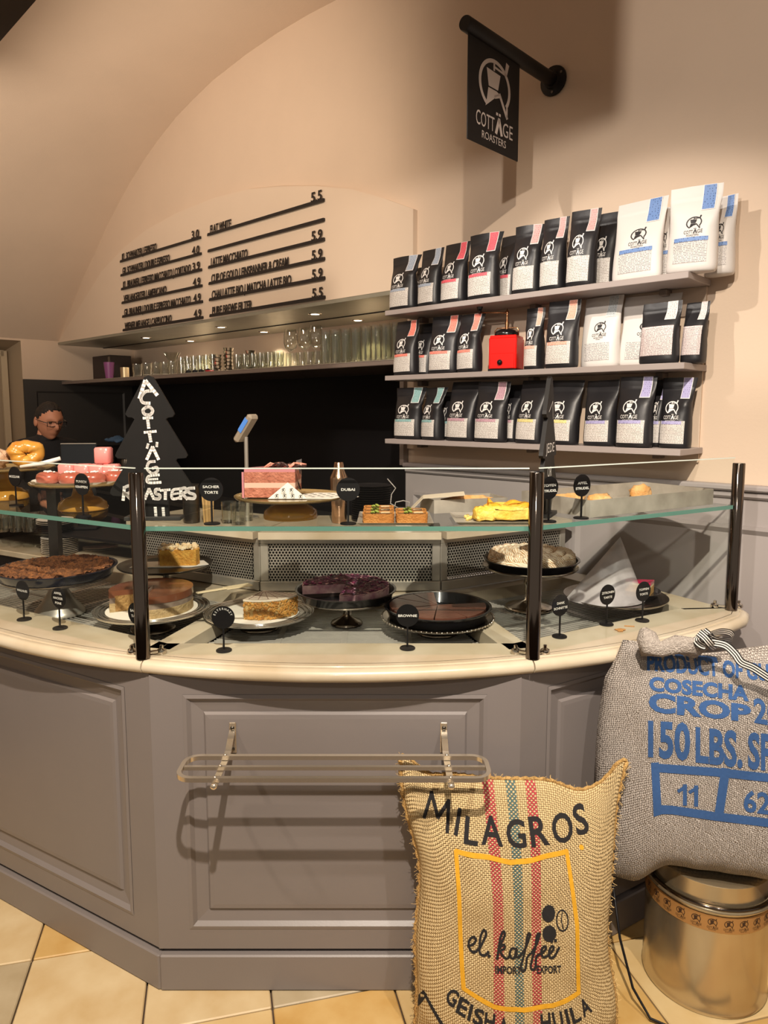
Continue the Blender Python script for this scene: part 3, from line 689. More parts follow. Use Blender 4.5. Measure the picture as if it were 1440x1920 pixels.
MB().lathe([(.006, 0), (.009, .012), (.015, .032), (.013, .042), (0, .045)], 16, (-.122, .006, .247)).build('grip', mat('black_gloss', '#141213', .15), ck, True)
# ================================================================ hanging sign
sg = thing('hanging_sign', 'black hanging sign with a white coffee mill emblem on a pole from the wall', 'sign', WP(.676, 0, 2.915), RW)
RX = Matrix.Rotation(PI/2, 4, 'X')     # lathe axis towards the room
MB().lathe([(0, .003), (.056, .003), (.058, .008), (.056, .014), (.034, .018), (.030, .03)], 28, M=RX).build('wall_flange', BLACKM, sg, angle=40)
MB().lathe([(.0255, .01), (.0255, .595), (.0235, .600), (0, .600)], 24, M=RX).build('pole', BLACKM, sg, angle=40)
for k in range(3): MB().lathe([(0, .014), (.006, .014), (.005, .018), (0, .018)], 8, (0, 0, 0), M=RX @ Matrix.Translation((.044*math.cos(2.1*k+.5), .044*math.sin(2.1*k+.5), 0))).build('screw', STEELD, sg)
pnl = MB().box((0, -.418, -.195), (.004, .322, .352), bev=.001).build('panel', mat('sign_black', '#161211', .6, spec=.3), sg)
LG = P2().put(LOGO, 0, 0, 1)
lm = LG.map(lambda x, y: (.0032, -.418+x*.098, -.150+y*.088)); lm2 = build_flat(lm, 'emblem', mat('sign_print', '#b9aca4', .6), pnl)
# ================================================================ menu rails
RAILM = mat('rail_black', '#1b1514', .5)
def rail(t0, t1, z, label, words, price, tw):
    ln = abs(t0-t1); r = thing('menu_rail', label, 'menu rail', WP(t0, .034, z), RW, 'letter rails on the menu board')
    MB().box((ln/2, -.006, 0), (ln, .012, .016), bev=.0015).box((ln/2, -.0125, -.005), (ln, .003, .012)).build('ledge', RAILM, r)
    def letters(p, nm):
        f = p.map(lambda x, y: (x, -.010+y*.06, y)); me = bpy.data.meshes.new(nm); me.from_pydata([tuple(q) for q in f.v], [], f.f); me.validate()
        bm = bmesh.new(); bm.from_mesh(me); ret = bmesh.ops.extrude_face_region(bm, geom=list(bm.faces)); bmesh.ops.translate(bm, verts=[e for e in ret['geom'] if isinstance(e, bmesh.types.BMVert)], vec=(0, -.003, 0)); bm.to_mesh(me); bm.free()
        link(nm, me, RAILM, r)
    if words: letters(P2().text(words, .03, .0, .052, tw, 'l', bold=.0011), 'lettering')
    if price: letters(P2().text(price, ln-.015, .004, .052, .085, 'r', bold=.0011), 'price')
LR = [('KL. SCHWARZER | ESPRESSO', '3.0', 293), ('GR. SCHWARZER | DOUBLE ESPRESSO', '4.0', 317), ('KL. BRAUNER | ESPRESSO MACCHIATO | CORTADO', '3.9', 356), ('VERLANGERTER | AMERICANO', '4.9', 309), ('GR. BRAUNER | DOUBLE ESPRESSO MACCHIATO', '4.9', 354), ('WIENER MELANGE | CAPPUCCINO', '4.9', 317)]
RR = [('FLAT WHITE', '5.5', 433), ('', '', 0), ('LATTE MACCHIATO', '5.9', 463), ('CUP OF GOLD | EINSPANNER & CREAM', '5.9', 539), ('CHAI LATTE BIO | MATCHA LATTE BIO', '5.9', 544), ('PURE BREWE FILTER', '5.5', 469)]
for k, (wd, pr_, xe) in enumerate(LR):
    te, _ = wall_tz(xe, 500, .05); z = 2.708-.1006*k
    rail(4.281, 3.20, z, 'black menu rail reading %s' % wd.lower().replace(' | ', ' or '), wd, pr_, 4.25-te)
for k, (wd, pr_, xe) in enumerate(RR):
    te = wall_tz(xe, 500, .05)[0] if wd else 0; z = 2.711-.1006*k
    rail(3.114, 2.016, z, ('black menu rail reading %s' % wd.lower().replace(' | ', ' or ')) if wd else 'black menu rail without letters, second from the top on the right', wd, pr_, 3.084-te)
# ================================================================ bag rack on the front panel
def rrect(x0, x1, y0, y1, z, r, n=6):
    P = []
    for cx, cy, a in ((x1-r, y1-r, 0), (x0+r, y1-r, 90), (x0+r, y0+r, 180), (x1-r, y0+r, 270)):
        for i in range(n+1): th = math.radians(a+90*i/n); P.append((cx+r*math.cos(th), cy+r*math.sin(th), z))
    return P
def sqbar(pts, wd, ht, closed=False):
    mb = MB(); pts = [Vector(p) for p in pts]; n = len(pts); vs = []; fs = []
    for i, p in enumerate(pts):
        d = (pts[(i+1) % n]-pts[i-1]) if closed else (pts[min(i+1, n-1)]-pts[max(i-1, 0)]); d.normalize(); o = d.cross(Vector((0, 0, 1))).normalized(); u_ = o.cross(d).normalized()
        vs += [p+o*sx*wd/2+u_*sz*ht/2 for sx, sz in ((-1, -1), (1, -1), (1, 1), (-1, 1))]
    for i in range(n if closed else n-1):
        j = (i+1) % n; fs += [(i*4+k, i*4+(k+1) % 4, j*4+(k+1) % 4, j*4+k) for k in range(4)]
    if not closed: fs += [(0, 1, 2, 3), ((n-1)*4+3, (n-1)*4+2, (n-1)*4+1, (n-1)*4)]
    return mb.add(vs, fs)
rk = thing('bag_rack', 'polished nickel bag rack of three rails bolted to the front counter panel', 'rack', (-.122, 1.8185, .722))
sqbar(rrect(-.378, .378, -.205, -.095, 0, .035), .011, .011, True).build('frame', NICKEL, rk, angle=40)
sqbar([(-.372, -.150, 0), (.372, -.150, 0)], .009, .009).build('rail', NICKEL, rk)
for x in (-.283, .282):
    bt = sqbar([(x, -.003, .040), (x, -.003, -.030)], .018, .005).box((x, -.003, .004), (.018, .005, .085), bev=.0015)
    bt = MB().box((x, -.003, .008), (.018, .005, .085), bev=.0015)
    bt.add(*(lambda q: (q.v, q.f))(sqbar([(x, -.004, .028), (x, -.03, .016), (x, -.06, -.003), (x, -.09, -.0095), (x, -.215, -.0095)], .016, .005)))
    b = bt.build('bracket', NICKEL, rk)
    for y, z, M_ in ((-.006, .036, RX), (-.006, -.022, RX)): MB().lathe([(.005, 0), (.0055, .002), (.003, .004), (0, .0045)], 10, M=Matrix.Translation((x, y+.0005, z)) @ M_).build('bolt', STEELD, b, True)
    for y in (-.205, -.150, -.095): MB().lathe([(.0045, .0055), (.0045, .007), (.002, .0085), (0, .009)], 10, (x, y, 0)).build('bolt', NICKEL, b, True)
    MB().blob((x, -.220, -.010), (.009, .006, .008), 12, 8).build('end_cap', NICKEL, b, True)
# ================================================================ cake name markers
def facet_of(p):
    return 'l' if p.x < PL.x-.0 else ('r' if p.x > PR.x+.0 else 'c')
def on_counter(px, py, z, ymin=.05, f=None):
    p = atz(px, py, z); f = f or facet_of(p); q = FAC[f].inverted() @ Vector((p.x, p.y, 0))
    if q.y < ymin:       # stay behind the pane, along the line of sight
        d = Vector((p.x, p.y, 0)).normalized()
        while q.y < ymin: p = p+Vector((d.x, d.y, 0))*.004; q = FAC[f].inverted() @ Vector((p.x, p.y, 0))
    return Vector((p.x, p.y, z)), {'l': -PI/6, 'c': 0, 'r': PI/6}[f]
DISC = mat('marker_black', '#121012', .5, spec=.25)
def marker(px, py, z, lines, label, turn=0.0, arcw=False, hz=.094, f=None):
    p, rz = on_counter(px, py, z+.0006, f=f); m_ = thing('cake_marker', label, 'cake marker', p, rz+turn, 'round black cake name markers')
    MB().lathe([(.0215, 0), (.0215, .003), (.020, .0042), (0, .0042)], 24).build('base', DISC, m_, angle=40)
    MB().box((0, 0, hz/2-.01), (.0048, .003, hz-.025)).build('stem', DISC, m_)
    d = MB().lathe([(0, -.0017), (.0315, -.0017), (.0315, .0017), (0, .0017)], 32, M=Matrix.Translation((0, 0, hz)) @ RX).build('disc', DISC, m_, angle=40)
    a = P2()
    if arcw:
        s = lines[0]; n = len(s)
        for i, ch in enumerate(s):
            th = math.radians(160-140*i/(n-1)); g = P2().text(ch, 0, 0, .0062, None)
            c, q = math.cos(th-PI/2), math.sin(th-PI/2); cx, cy = .0215*math.cos(th), .0215*math.sin(th); o = len(a.v)
            a.v += [(cx+x*c-y*q, cy+x*q+y*c) for x, y in g.v]; a.f += [tuple(k+o for k in f_) for f_ in g.f]
    else:
        n = len(lines)
        for i, s in enumerate(lines): a.text(s, 0, (n-1)/2*.015-i*.015-.0035, .0070, min(.0525, .0074*len(s)), bold=.00018)
    build_flat(a.map(lambda x, y: (x, -.0021, hz+y)), 'lettering', mat('marker_print', '#e6e1dc', .6), d)
    return m_
marker(31, 948, ZS, ['MOZZLINM'], 'black round cake marker standing before the far left amber cake stand')
marker(157, 978, ZS, ['PUNSCH', 'KRAPFEN'], 'black round marker lettered punsch krapfen by the pink cakes')
marker(398, 990, ZS, ['SACHER', 'TORTE'], 'black round marker lettered sacher torte beside the tree board')
marker(653, 992, ZS, ['DUBAI'], 'black round marker lettered dubai left of the tartlets')
marker(1028, 986, ZS, ['TOPFEN', 'STRUDEL'], 'black round marker lettered topfen strudel half behind the right hand post')
marker(1089, 984, ZS, ['APFEL', 'STRUDEL'], 'black round marker lettered apfel strudel in front of the metal tray')
marker(46, 1170, ZT, ['WALNUSS'], 'black round marker lettered walnuss under the crumb tart')
marker(113, 1181, ZT, ['APFEL', 'NACKER', 'PONE'], 'black round marker with three lettered lines under the crumb tart')
marker(258, 1212, ZT, ['SACHER', 'TARTE'], 'black round marker half hidden behind the left chrome post', f='l')
marker(420, 1221, ZT, ['ESTERHAZY'], 'black round marker lettered esterhazy in an arc', arcw=True)
marker(764, 1216, ZT, ['BROWNIE'], 'black round marker lettered brownie in front of the dark brownie cake')
marker(1049, 1194, ZT, ['DANK', 'SCHNITTE'], 'black round marker lettered schnitte right of the right hand post')
marker(1137, 1171, ZT, ['ZITRONEN', 'TARTE'], 'black round marker lettered zitronen tarte before the clear cake cover')
marker(1204, 1164, ZT, ['TOPFEN', 'TORTE'], 'black round marker before the pink topped cake slice')
# ================================================================ cake stands, dishes and cakes
AMBER = mat('amber_glass', '#e8ab4a', 0.06, trans=.4, spec=.7); AMBERP = mat('amber_plate', '#d8b478', .1, trans=.6)
SILVER = mat('silver', '#cfc6ba', .16, metal=1.0); SILVERD = mat('old_silver', '#8d847a', .2, metal=1.0)
RIDGE = mat('ridged_steel', '#d6d0c6', .16, metal=.85)
PAPER = mat('cake_paper', '#efe8dc', .7); BLKDISH = mat('black_enamel', '#19191d', .22, coat=.5)
def stand(label, p, r, h, br, mp, mb_, style='plain', group='cake stands in the counter'):
    s = thing('cake_stand', label, 'cake stand', p, 0, group)
    if style == 'amber':
        MB().lathe([(br, 0), (br*1.02, .004), (br, .012), (br*.97, .022), (br*.72, .036), (br*.45, .042), (br*.36, h*.8), (br*.42, h-.004)], 40).build('pedestal', mb_, s, True)
    elif style == 'bell':
        MB().lathe([(br, 0), (br*1.0, .006), (br*.92, .018), (br*.6, .05), (br*.34, .09), (br*.2, h-.02), (br*.25, h-.004)], 36).build('pedestal', mb_, s, True)
    elif style == 'flat':
        MB().lathe([(br, 0), (br*1.02, .005), (br*.8, .012), (br*.55, .02), (br*.5, h-.012), (br*.7, h-.004)], 32).build('pedestal', mb_, s, True)
    else:
        MB().lathe([(br, 0), (br*1.03, .004), (br*.95, .010), (br*.80, .012), (br*.45, .022), (br*.22, .032), (br*.18, h*.55), (br*.26, h*.62), (br*.2, h*.7), (br*.35, h-.004)], 32).build('pedestal', mb_, s, True)
    pl = MB().lathe([(0, h-.004), (r*.6, h-.005), (r*.97, h-.002), (r, h+.003), (r*1.0, h+.006), (r*.985, h+.0055), (r*.95, h), (r*.8, h-.0005), (0, h-.0005)], 48).build('plate', mp, s, angle=50)
    if style == 'bead':
        for k in range(60):
            pass
        bm_ = MB()
        for k in range(72): a = 2*PI*k/72; bm_.blob((r*math.cos(a), r*math.sin(a), h+.004), (.0042, .0042, .0042), 6, 4)
        stuff(bm_.build('beaded_rim', mp, pl, True))
    if style == 'ridged':
        rg = MB()
        for q in (.97, .90, .83): rg.tube([(r*q*math.cos(2*PI*k/48), r*q*math.sin(2*PI*k/48), h+.004) for k in range(48)], .0022, 6, True)
        rg.build('ridges', mp, pl, True)
    return s
def dish(label, p, r, h, m=BLKDISH):
    d = thing('cake_dish', label, 'dish', p, 0, 'dark cake dishes in the counter')
    MB().lathe([(0, 0), (r*.86, 0), (r*.90, .003), (r*.965, h-.002), (r*1.0, h), (r*1.0, h+.003), (r*.955, h+.002), (r*.885, .006), (0, .005)], 56).build('shell', m, d, angle=50); return d
def sector(mb, r, z0, z1, a0, a1, n=28, c=(0, 0), ztop=None):
    P = [c]+[(c[0]+r*math.cos(a0+(a1-a0)*i/n), c[1]+r*math.sin(a0+(a1-a0)*i/n)) for i in range(n+1)]
    return mb.prism(P, z0, z1)
D = math.radians
def cake(label, p, name='cake', cat='cake', rz=0, group=None): return thing(name, label, cat, p, rz, group)
ZF = .9005
# --- crumb tart, far left
p = atz(112, 1150, ZF); st = stand('brushed bell footed stand under the crumb tart at far left', p, .178, .128, .085, SILVERD, STEEL, 'bell')
pt = p+Vector((0, 0, .1290)); dish('wide dark blue rimmed dish holding the crumb tart', pt, .196, .036, mat('navy_enamel', '#1c2030', .22, coat=.5))
ct = cake('brown crumb topped tart filling the wide dark dish at far left', pt+Vector((0, 0, .0056)), 'crumb_tart', 'tart')
CRUMB = mat('crumb', '#a8693a', .85, col2='#54301b', vscale=48, bump=1.0, bscale=160)
MB().lathe([(.165, .002), (.180, .030)], 48, cap=True).build('base', mat('tart_base', '#6b3f22', .8), ct, True)
def crumbf(u, v):
    a = 2*PI*u; r = .181*v; q = Vector((r*math.cos(a), r*math.sin(a), 0)); q.z = .034+.008*noise.noise(q*45)+.009*noise.noise(q*120)+.006*noise.noise(q*240); return q
MB().grid(crumbf, 110, 26, wrapu=True).build('crumb_topping', CRUMB, ct)
# --- chocolate marble cake on a ridged clear plate
p = atz(287, 1180, ZF); stand('ridged shiny stand under the chocolate glazed cake', p, .180, .068, .070, RIDGE, SILVERD, 'ridged')
dl = tag(MB().lathe([(0, 0), (.142, 0), (.142, .0012), (0, .0012)], 40).build('cake_doily', PAPER), 'white round paper under the chocolate glazed cake', 'doily'); dl.location = p+Vector((0, 0, .0688))
ck_ = cake('round cake with glossy brown glaze and a wedge cut out at its front', p+Vector((0, 0, .0705)), 'glazed_cake', rz=0)
SPONGE = mat('sponge', '#b08a55', .9, col2='#8d6638', vscale=45, bump=.8, bscale=140); SPONGEP = mat('pale_sponge', '#bfa57c', .9, col2='#a08659', vscale=50, bump=.5, bscale=150)
CHOC = mat('chocolate_glaze', '#7d4a33', .25, var=.25, vscale=9, coat=.4)
a0, a1 = D(-82), D(205)
mb = MB(); sector(mb, .128, 0, .028, a0, a1, 40); mb.build('sponge', SPONGEP, ck_, angle=30)
mb = MB(); sector(mb, .127, .028, .046, a0, a1, 40); mb.build('filling', mat('dark_filling', '#4e3028', .6, col2='#9a8a7c', vscale=16), ck_, angle=30)
mb = MB(); sector(mb, .129, .046, .068, a0, a1, 40); mb.build('glaze', CHOC, ck_, angle=30)
mb = MB().add([(0, -.0006, .002), (-.1, -.0475, .002), (-.1, -.0475, .052), (0, -.0006, .052)], [(0, 1, 2, 3)]); mb.build('crumb_face', SPONGE, ck_)
sd = MB().box((.012, -.066, .038), (.0016, .13, .076), D(4)).build('separator', mat('clear_film', '#dcd6d0', .25, trans=.7), ck_)
# --- slice on a steel stand
p = atz(300, 1098, ZF); p = Vector((-.790, 2.52, ZF)); stand('dark steel stand holding a single sugared slice', p, .166, .146, .05, STEELD, STEELD)
bo = tag(MB().prism([(-.115, -.045), (.10, -.052), (.155, -.02), (.13, .045), (-.10, .045)], 0, .003).build('cake_board', PAPER), 'long white cake board under the sugared slice', 'board'); bo.location = p+Vector((0, 0, .1465)); bo.rotation_euler = (0, 0, .12)
cs = cake('yellow cake slice dusted with icing sugar on a long white board', p+Vector((.055, 0, .1501)), 'cake_slice', 'cake slice', .12)
YEL = mat('yellow_crumb', '#dfae52', .85, col2='#c98a35', vscale=40, bump=.6, bscale=120)
mb = MB().prism([(-.068, -.028), (.060, -.036), (.068, .0), (.060, .036), (-.06, .03)], 0, .055); mb.build('sponge', YEL, cs)
mb = MB()
random.seed(3)
for k in range(70):
    x = random.uniform(-.062, .060); y = random.uniform(-.030, .030); r = random.uniform(.006, .011); mb.blob((x, y, .055+random.uniform(0, .012)), (r, r, r*.7), 7, 5, .3, 8, k)
stuff(mb.build('sugar_crumble', mat('sugar_crumb', '#efe3c8', .9, col2='#dcb878', vscale=60), cs))
MB().add([(-.072, -.035, 0), (-.066, .035, 0), (-.066, .035, .068), (-.072, -.035, .068)], [(0, 1, 2, 3)]).build('separator', thin_glass('film', '#e9e6e0', boost=2.5), cs)
# --- esterhazy
p = atz(487, 1178, ZF); stand('ridged shiny stand holding the almond sided cake', p, .176, .052, .062, RIDGE, SILVERD, 'ridged')
bo = tag(MB().lathe([(0, 0), (.128, 0), (.128, .0014), (0, .0014)], 40).build('cake_board', mat('white_board', '#efe9df', .6)), 'round white board under the almond sided cake', 'board'); bo.location = p+Vector((0, 0, .0528))
es = cake('half cake with white feathered icing and almond flakes on its sides', p+Vector((.012, .028, .0548)), 'feathered_cake', rz=0)
a0, a1 = D(-112), D(-22); RE = .122
mb = MB(); sector(mb, RE, 0, .058, a0, a1, 20); mb.build('sponge', mat('cream_sponge', '#cfae74', .8, col2='#b98f50', vscale=40, bump=.5, bscale=150), es)
mb = MB(); sector(mb, RE+.002, .058, .064, a0, a1, 20); ic = mb.build('icing', mat('white_icing', '#e3d4c2', .35), es)
a = P2()
for k in range(7):
    r = .03+.0145*k; a.arc(0, 0, r-.0012, r+.0012, math.degrees(a0)+1, math.degrees(a1)-1, 20)
for k in range(6):
    th = a0+(a1-a0)*(k+.5)/6; a.stroke([(.02*math.cos(th), .02*math.sin(th)), (.118*math.cos(th), .118*math.sin(th))], .0018)
build_flat(a.map(lambda x, y: (x, y, .0646)), 'feathering', mat('choc_line', '#7a4f3e', .4), ic)
random.seed(11); mb = MB()
for k in range(300):
    th = random.uniform(a0+.02, a1-.02); z = random.uniform(.003, .056); c = Vector(((RE+.0015)*math.cos(th), (RE+.0015)*math.sin(th), z)); s_ = random.uniform(.0045, .0075)
    R_ = Matrix.Translation(c) @ Matrix.Rotation(th+random.uniform(-.5, .5), 4, 'Z') @ Matrix.Rotation(random.uniform(-.5, .5), 4, 'Y') @ Matrix.Rotation(random.uniform(0, 6), 4, 'X')
    mb.add([(0, -s_, 0), (.0009, -s_*.3, -s_*.6), (.0009, s_, 0), (.0009, -s_*.3, s_*.6), (.0026, 0, 0)], [(0, 1, 4), (1, 2, 4), (2, 3, 4), (3, 0, 4), (3, 2, 1, 0)], R_)
stuff(mb.build('almond_flakes', mat('almond', '#cf9a4c', .6, col2='#a86a28', vscale=60), es))
sv = thing('cake_server', 'pale wooden cake server leaning behind the almond sided cake', 'cake server', atz(447, 1138, ZF)+Vector((0, 0, .075)), .65)
MB().box((0, 0, 0), (.10, .042, .004), bev=.0015).build('blade', mat('pale_wood', '#d9c9a6', .6), sv); MB().box((-.10, 0, 0), (.11, .018, .006), bev=.002).build('handle', mat('pale_wood', '#d9c9a6', .6), sv)
# --- blueberry cheesecake
p = atz(650, 1170, ZF); stand('silver pedestal under the blueberry cake', p, .150, .088, .052, SILVER, SILVERD)
pt = p+Vector((-.002, 0, .0886)); dish('black dish holding the purple blueberry cake', pt, .166, .030)
bc = cake('purple blueberry topped cake with its left front quarter gone', pt+Vector((0, 0, .0058)), 'blueberry_cake')
a0, a1 = D(-95), D(190)
mb = MB(); sector(mb, .138, 0, .012, a0, a1, 40); mb.build('crust', mat('dark_crust', '#2b1c1a', .8), bc)
mb = MB(); sector(mb, .142, .012, .040, a0, a1, 40); mb.build('cream_layer', mat('berry_cream', '#d9b8b4', .6, col2='#8a4a68', vscale=28), bc)
def bt(u, v):
    a = a0+(a1-a0)*u; r = .143*v; q = Vector((r*math.cos(a), r*math.sin(a), 0)); q.z = .0415+.006*noise.noise(q*70)+.004*noise.noise(q*170)-(0 if v < .96 else .004); return q
MB().grid(bt, 90, 18).build('berry_topping', mat('blueberry', '#241724', .35, col2='#5e1c40', vscale=34, bump=.8, bscale=120), bc)
random.seed(5); mb = MB()
for k in range(70):
    th = random.uniform(a0+.05, a1-.05); r = .138*math.sqrt(random.random()); mb.blob((r*math.cos(th), r*math.sin(th), .044), (random.uniform(.003, .008), random.uniform(.002, .004), .003), 6, 4, .2, 6, k)
stuff(mb.build('berry_bits', mat('berry_bit', '#8c2a52', .35, col2='#42173a', vscale=70), bc))
# --- brownie
p = atz(820, 1186, ZF); stand('beaded silver stand under the brownie cake', p, .176, .050, .066, SILVER, SILVERD, 'bead')
pt = p+Vector((0, 0, .0512)); dish('dark baking dish holding the sliced brownie cake', pt, .170, .036)
bn = cake('flat dark brownie cake cut in wedges with some already gone', pt+Vector((0, 0, .0058)), 'brownie_cake')
BRN = mat('brownie', '#74493a', .3, col2='#57342a', vscale=14, coat=.25, bump=.1, bscale=60)
random.seed(9); cuts = [90, 118, 146, 172, 200, 228, 262, 300, 340, 370]
for q0, q1 in zip(cuts[:-1], cuts[1:]):
    g = D(.8); mb = MB(); n = 10; m0 = D((q0+q1)/2); c = (.0022*math.cos(m0), .0022*math.sin(m0)); R_ = .152
    mb.prism([c]+[(R_*math.cos(D(q0)+g+(D(q1-q0)-2*g)*i/n), R_*math.sin(D(q0)+g+(D(q1-q0)-2*g)*i/n)) for i in range(n+1)], 0, .0335+random.uniform(-.0006, .0006))
    mb.build('wedge', BRN, bn)
# --- lemon meringue
p = atz(992, 1140, ZF); stand('tall silver stand under the toasted meringue tart', p, .168, .150, .085, SILVER, SILVER)
pt = p+Vector((.004, 0, .1512)); dish('black dish holding the toasted meringue tart', pt, .168, .028)
lm_ = cake('meringue tart with toasted ridged peaks', pt+Vector((0, 0, .0058)), 'meringue_tart', 'tart')
MER = mat('meringue', '#f1e4cc', .6); nt = MER.node_tree
b_ = nt.nodes['Principled BSDF']; tcx = [n for n in nt.nodes if n.type == 'TEX_COORD'][0]; wv = nt.nodes.new('ShaderNodeTexWave'); wv.inputs['Scale'].default_value = 55; wv.inputs['Distortion'].default_value = 6; wv.bands_direction = 'DIAGONAL'
nz = nt.nodes.new('ShaderNodeTexNoise'); nz.inputs['Scale'].default_value = 14; nt.links.new(tcx.outputs['Object'], wv.inputs['Vector']); nt.links.new(tcx.outputs['Object'], nz.inputs['Vector'])
mu = nt.nodes.new('ShaderNodeMath'); mu.operation = 'MULTIPLY'; nt.links.new(wv.outputs['Fac'], mu.inputs[0]); nt.links.new(nz.outputs['Fac'], mu.inputs[1])
mr = nt.nodes.new('ShaderNodeMapRange'); mr.inputs[1].default_value = .25; mr.inputs[2].default_value = .52; nt.links.new(mu.outputs[0], mr.inputs[0])
mx = nt.nodes.new('ShaderNodeMix'); mx.data_type = 'RGBA'; mx.inputs['A'].default_value = lin('#f1e4cc'); mx.inputs['B'].default_value = lin('#b98242'); nt.links.new(mr.outputs[0], mx.inputs['Factor']); nt.links.new(mx.outputs['Result'], b_.inputs['Base Color'])
MB().lathe([(.148, 0), (.154, .018), (.150, .034), (.12, .040), (0, .042)], 48).build('base', MER, lm_, True)
dm = [MB().blob((0, 0, 0), (.026, .017, .017), 14, 8, .18, 10, s_).mesh('dollop', True) for s_ in (1, 5, 9)]
random.seed(2)
for ring, (r, n) in enumerate(((.133, 24), (.098, 18), (.06, 11), (.02, 4))):
    for k in range(n):
        a = 2*PI*(k+.5*ring)/n; o = link('dollop', random.choice(dm), MER, lm_); o.location = (r*math.cos(a), r*math.sin(a), .036+.005*ring); o.rotation_euler = (random.uniform(-.3, .3), random.uniform(-.3, .3), a+PI/2+random.uniform(-.4, .4)); q = random.uniform(.85, 1.15); o.scale = (q, q, q)
# --- right hand plate with cover and slice
p, _ = Vector((.79, 2.37, ZT+.0006)), 0
stand('gold rimmed low plate stand at the right end, under the clear cover', p, .172, .024, .085, SILVERD, mat('brass', '#b98d4e', .25, metal=1.0), 'flat')
pt = p+Vector((.062, .03, .0246)); dish('small black dish with the pink topped slice', pt, .098, .014)
cs = cake('cheesecake slice with pink berry jelly on a small black dish', pt+Vector((.032, -.005, .0062)), 'cake_slice', 'cake slice', -.5)
mb = MB().prism([(-.05, .0), (.036, -.028), (.040, .030)], 0, .026); mb.build('sponge', mat('cheese_base', '#cfa765', .85, col2='#b58445', vscale=60), cs)
mb = MB().prism([(-.05, .0), (.036, -.028), (.040, .030)], .026, .034); mb.build('cream_layer', mat('cheese_cream', '#e8d3ac', .5), cs)
mb = MB().prism([(-.05, .0), (.0365, -.0285), (.0405, .0305)], .034, .043); mb.build('jelly', mat('pink_jelly', '#c22a54', .2, coat=.4), cs)
cv = thing('cake_cover', 'clear scratched cone shaped cover propped on the right hand plate', 'cake cover', p+Vector((-.045, -.02, .0245)))
cm = bpy.data.materials.new('scratched_acrylic'); cm.use_nodes = True; nt = cm.node_tree; nt.nodes.clear()
ou = nt.nodes.new('ShaderNodeOutputMaterial'); ms = nt.nodes.new('ShaderNodeMixShader'); tr = nt.nodes.new('ShaderNodeBsdfTransparent'); pb = nt.nodes.new('ShaderNodeBsdfPrincipled')
pb.inputs['Base Color'].default_value = lin('#d8cfd2'); pb.inputs['Roughness'].default_value = .25
tcx = nt.nodes.new('ShaderNodeTexCoord'); nz = nt.nodes.new('ShaderNodeTexNoise'); nz.inputs['Scale'].default_value = 25; nz.inputs['Detail'].default_value = 6; nt.links.new(tcx.outputs['Object'], nz.inputs['Vector'])
mr = nt.nodes.new('ShaderNodeMapRange'); mr.inputs[3].default_value = .38; mr.inputs[4].default_value = .68; nt.links.new(nz.outputs['Fac'], mr.inputs[0])
nt.links.new(mr.outputs[0], ms.inputs[0]); nt.links.new(tr.outputs[0], ms.inputs[1]); nt.links.new(pb.outputs[0], ms.inputs[2]); nt.links.new(ms.outputs[0], ou.inputs[0])
def cone(u, v):
    a = D(-172+150*u); R_ = .128*v; return Vector((R_*math.cos(a)*1.05+.055*(1-v), R_*math.sin(a)*.9+.02*(1-v), .205*(1-v)+.001))
MB().grid(cone, 30, 6).build('sheet', cm, cv, True)
cr = tag(MB().blob((0, 0, 0), (.016, .009, .003), 10, 6, .5, 9, 2).blob((-.004, -.012, 0), (.009, .006, .003), 8, 6, .5, 9, 4).build('pastry_crumb', mat('crumb_flake', '#b9824a', .7)), 'brown pastry crumb lying on the marble margin at the right', 'crumb', 'pastry crumbs on the right marble margin'); cr.location = atz(1163, 1182, ZT)+Vector((0, 0, .0025))
c2_ = tag(MB().box((0, 0, 0), (.03, .004, .003), bev=.001).build('pastry_crumb', mat('crumb_flake', '#b9824a', .7)), 'thin brown pastry sliver lying on the marble margin at the right', 'crumb', 'pastry crumbs on the right marble margin'); c2_.location = atz(1180, 1175, ZT)+Vector((0, 0, .0018)); c2_.rotation_euler = (0, 0, -.2)
# ================================================================ on the glass shelf
ZG = ZS+.0006
def wob_box(mb, c, d, seed, amp=.002):
    x, y, z = d; 
    def f(u, v):
        return Vector((c[0]+(u-.5)*x, c[1]+(v-.5)*y, c[2]+z+amp*noise.noise(Vector((u*4+seed, v*4, seed)))))
    return mb
# far left stand with buns
p = Vector((-1.315, 2.445, ZG)); stand('amber glass stand at the far left edge, carrying buns', p, .165, .105, .075, AMBERP, AMBER, 'amber', 'amber glass cake stands on the glass shelf')
SUG = mat('sugared_pastry', '#e9dfd2', .85, col2='#c08a52', vscale=14, bump=.6, bscale=70)
bu = cake('long pastry thick with icing sugar at the left edge', p+Vector((-.03, -.055, .105)), 'sugared_pastry', 'pastry', .5)
MB().blob((0, 0, .040), (.072, .045, .042), 30, 18, .30, 12, 3).build('loaf', SUG, bu, True)
bg = cake('glossy yellow ring bun beside the sugared pastry', p+Vector((.098, -.030, .106)), 'ring_bun', 'bun', .4)
ring = MB(); vs = []
def tor(u, v):
    a = 2*PI*u; b = 2*PI*v; rr = .027+.007*noise.noise(Vector((math.cos(a)*2.4, math.sin(a)*2.4, 1)))+.003*math.sin(a*3+b); R_ = .031
    q = Vector(((R_+rr*math.cos(b))*math.cos(a), rr*math.sin(b)*1.0, (R_+rr*math.cos(b))*math.sin(a)*.82+.0525)); return q
ring.grid(lambda u, v: tor(u, v), 30, 14).build('ring', mat('egg_glaze_bun', '#dba548', .3, col2='#b46f22', vscale=22, coat=.3), bg, True)
tg = thing('tongs', 'white tong handle sticking out from under the ring bun', 'tongs', p+Vector((.105, -.090, .118)), .25)
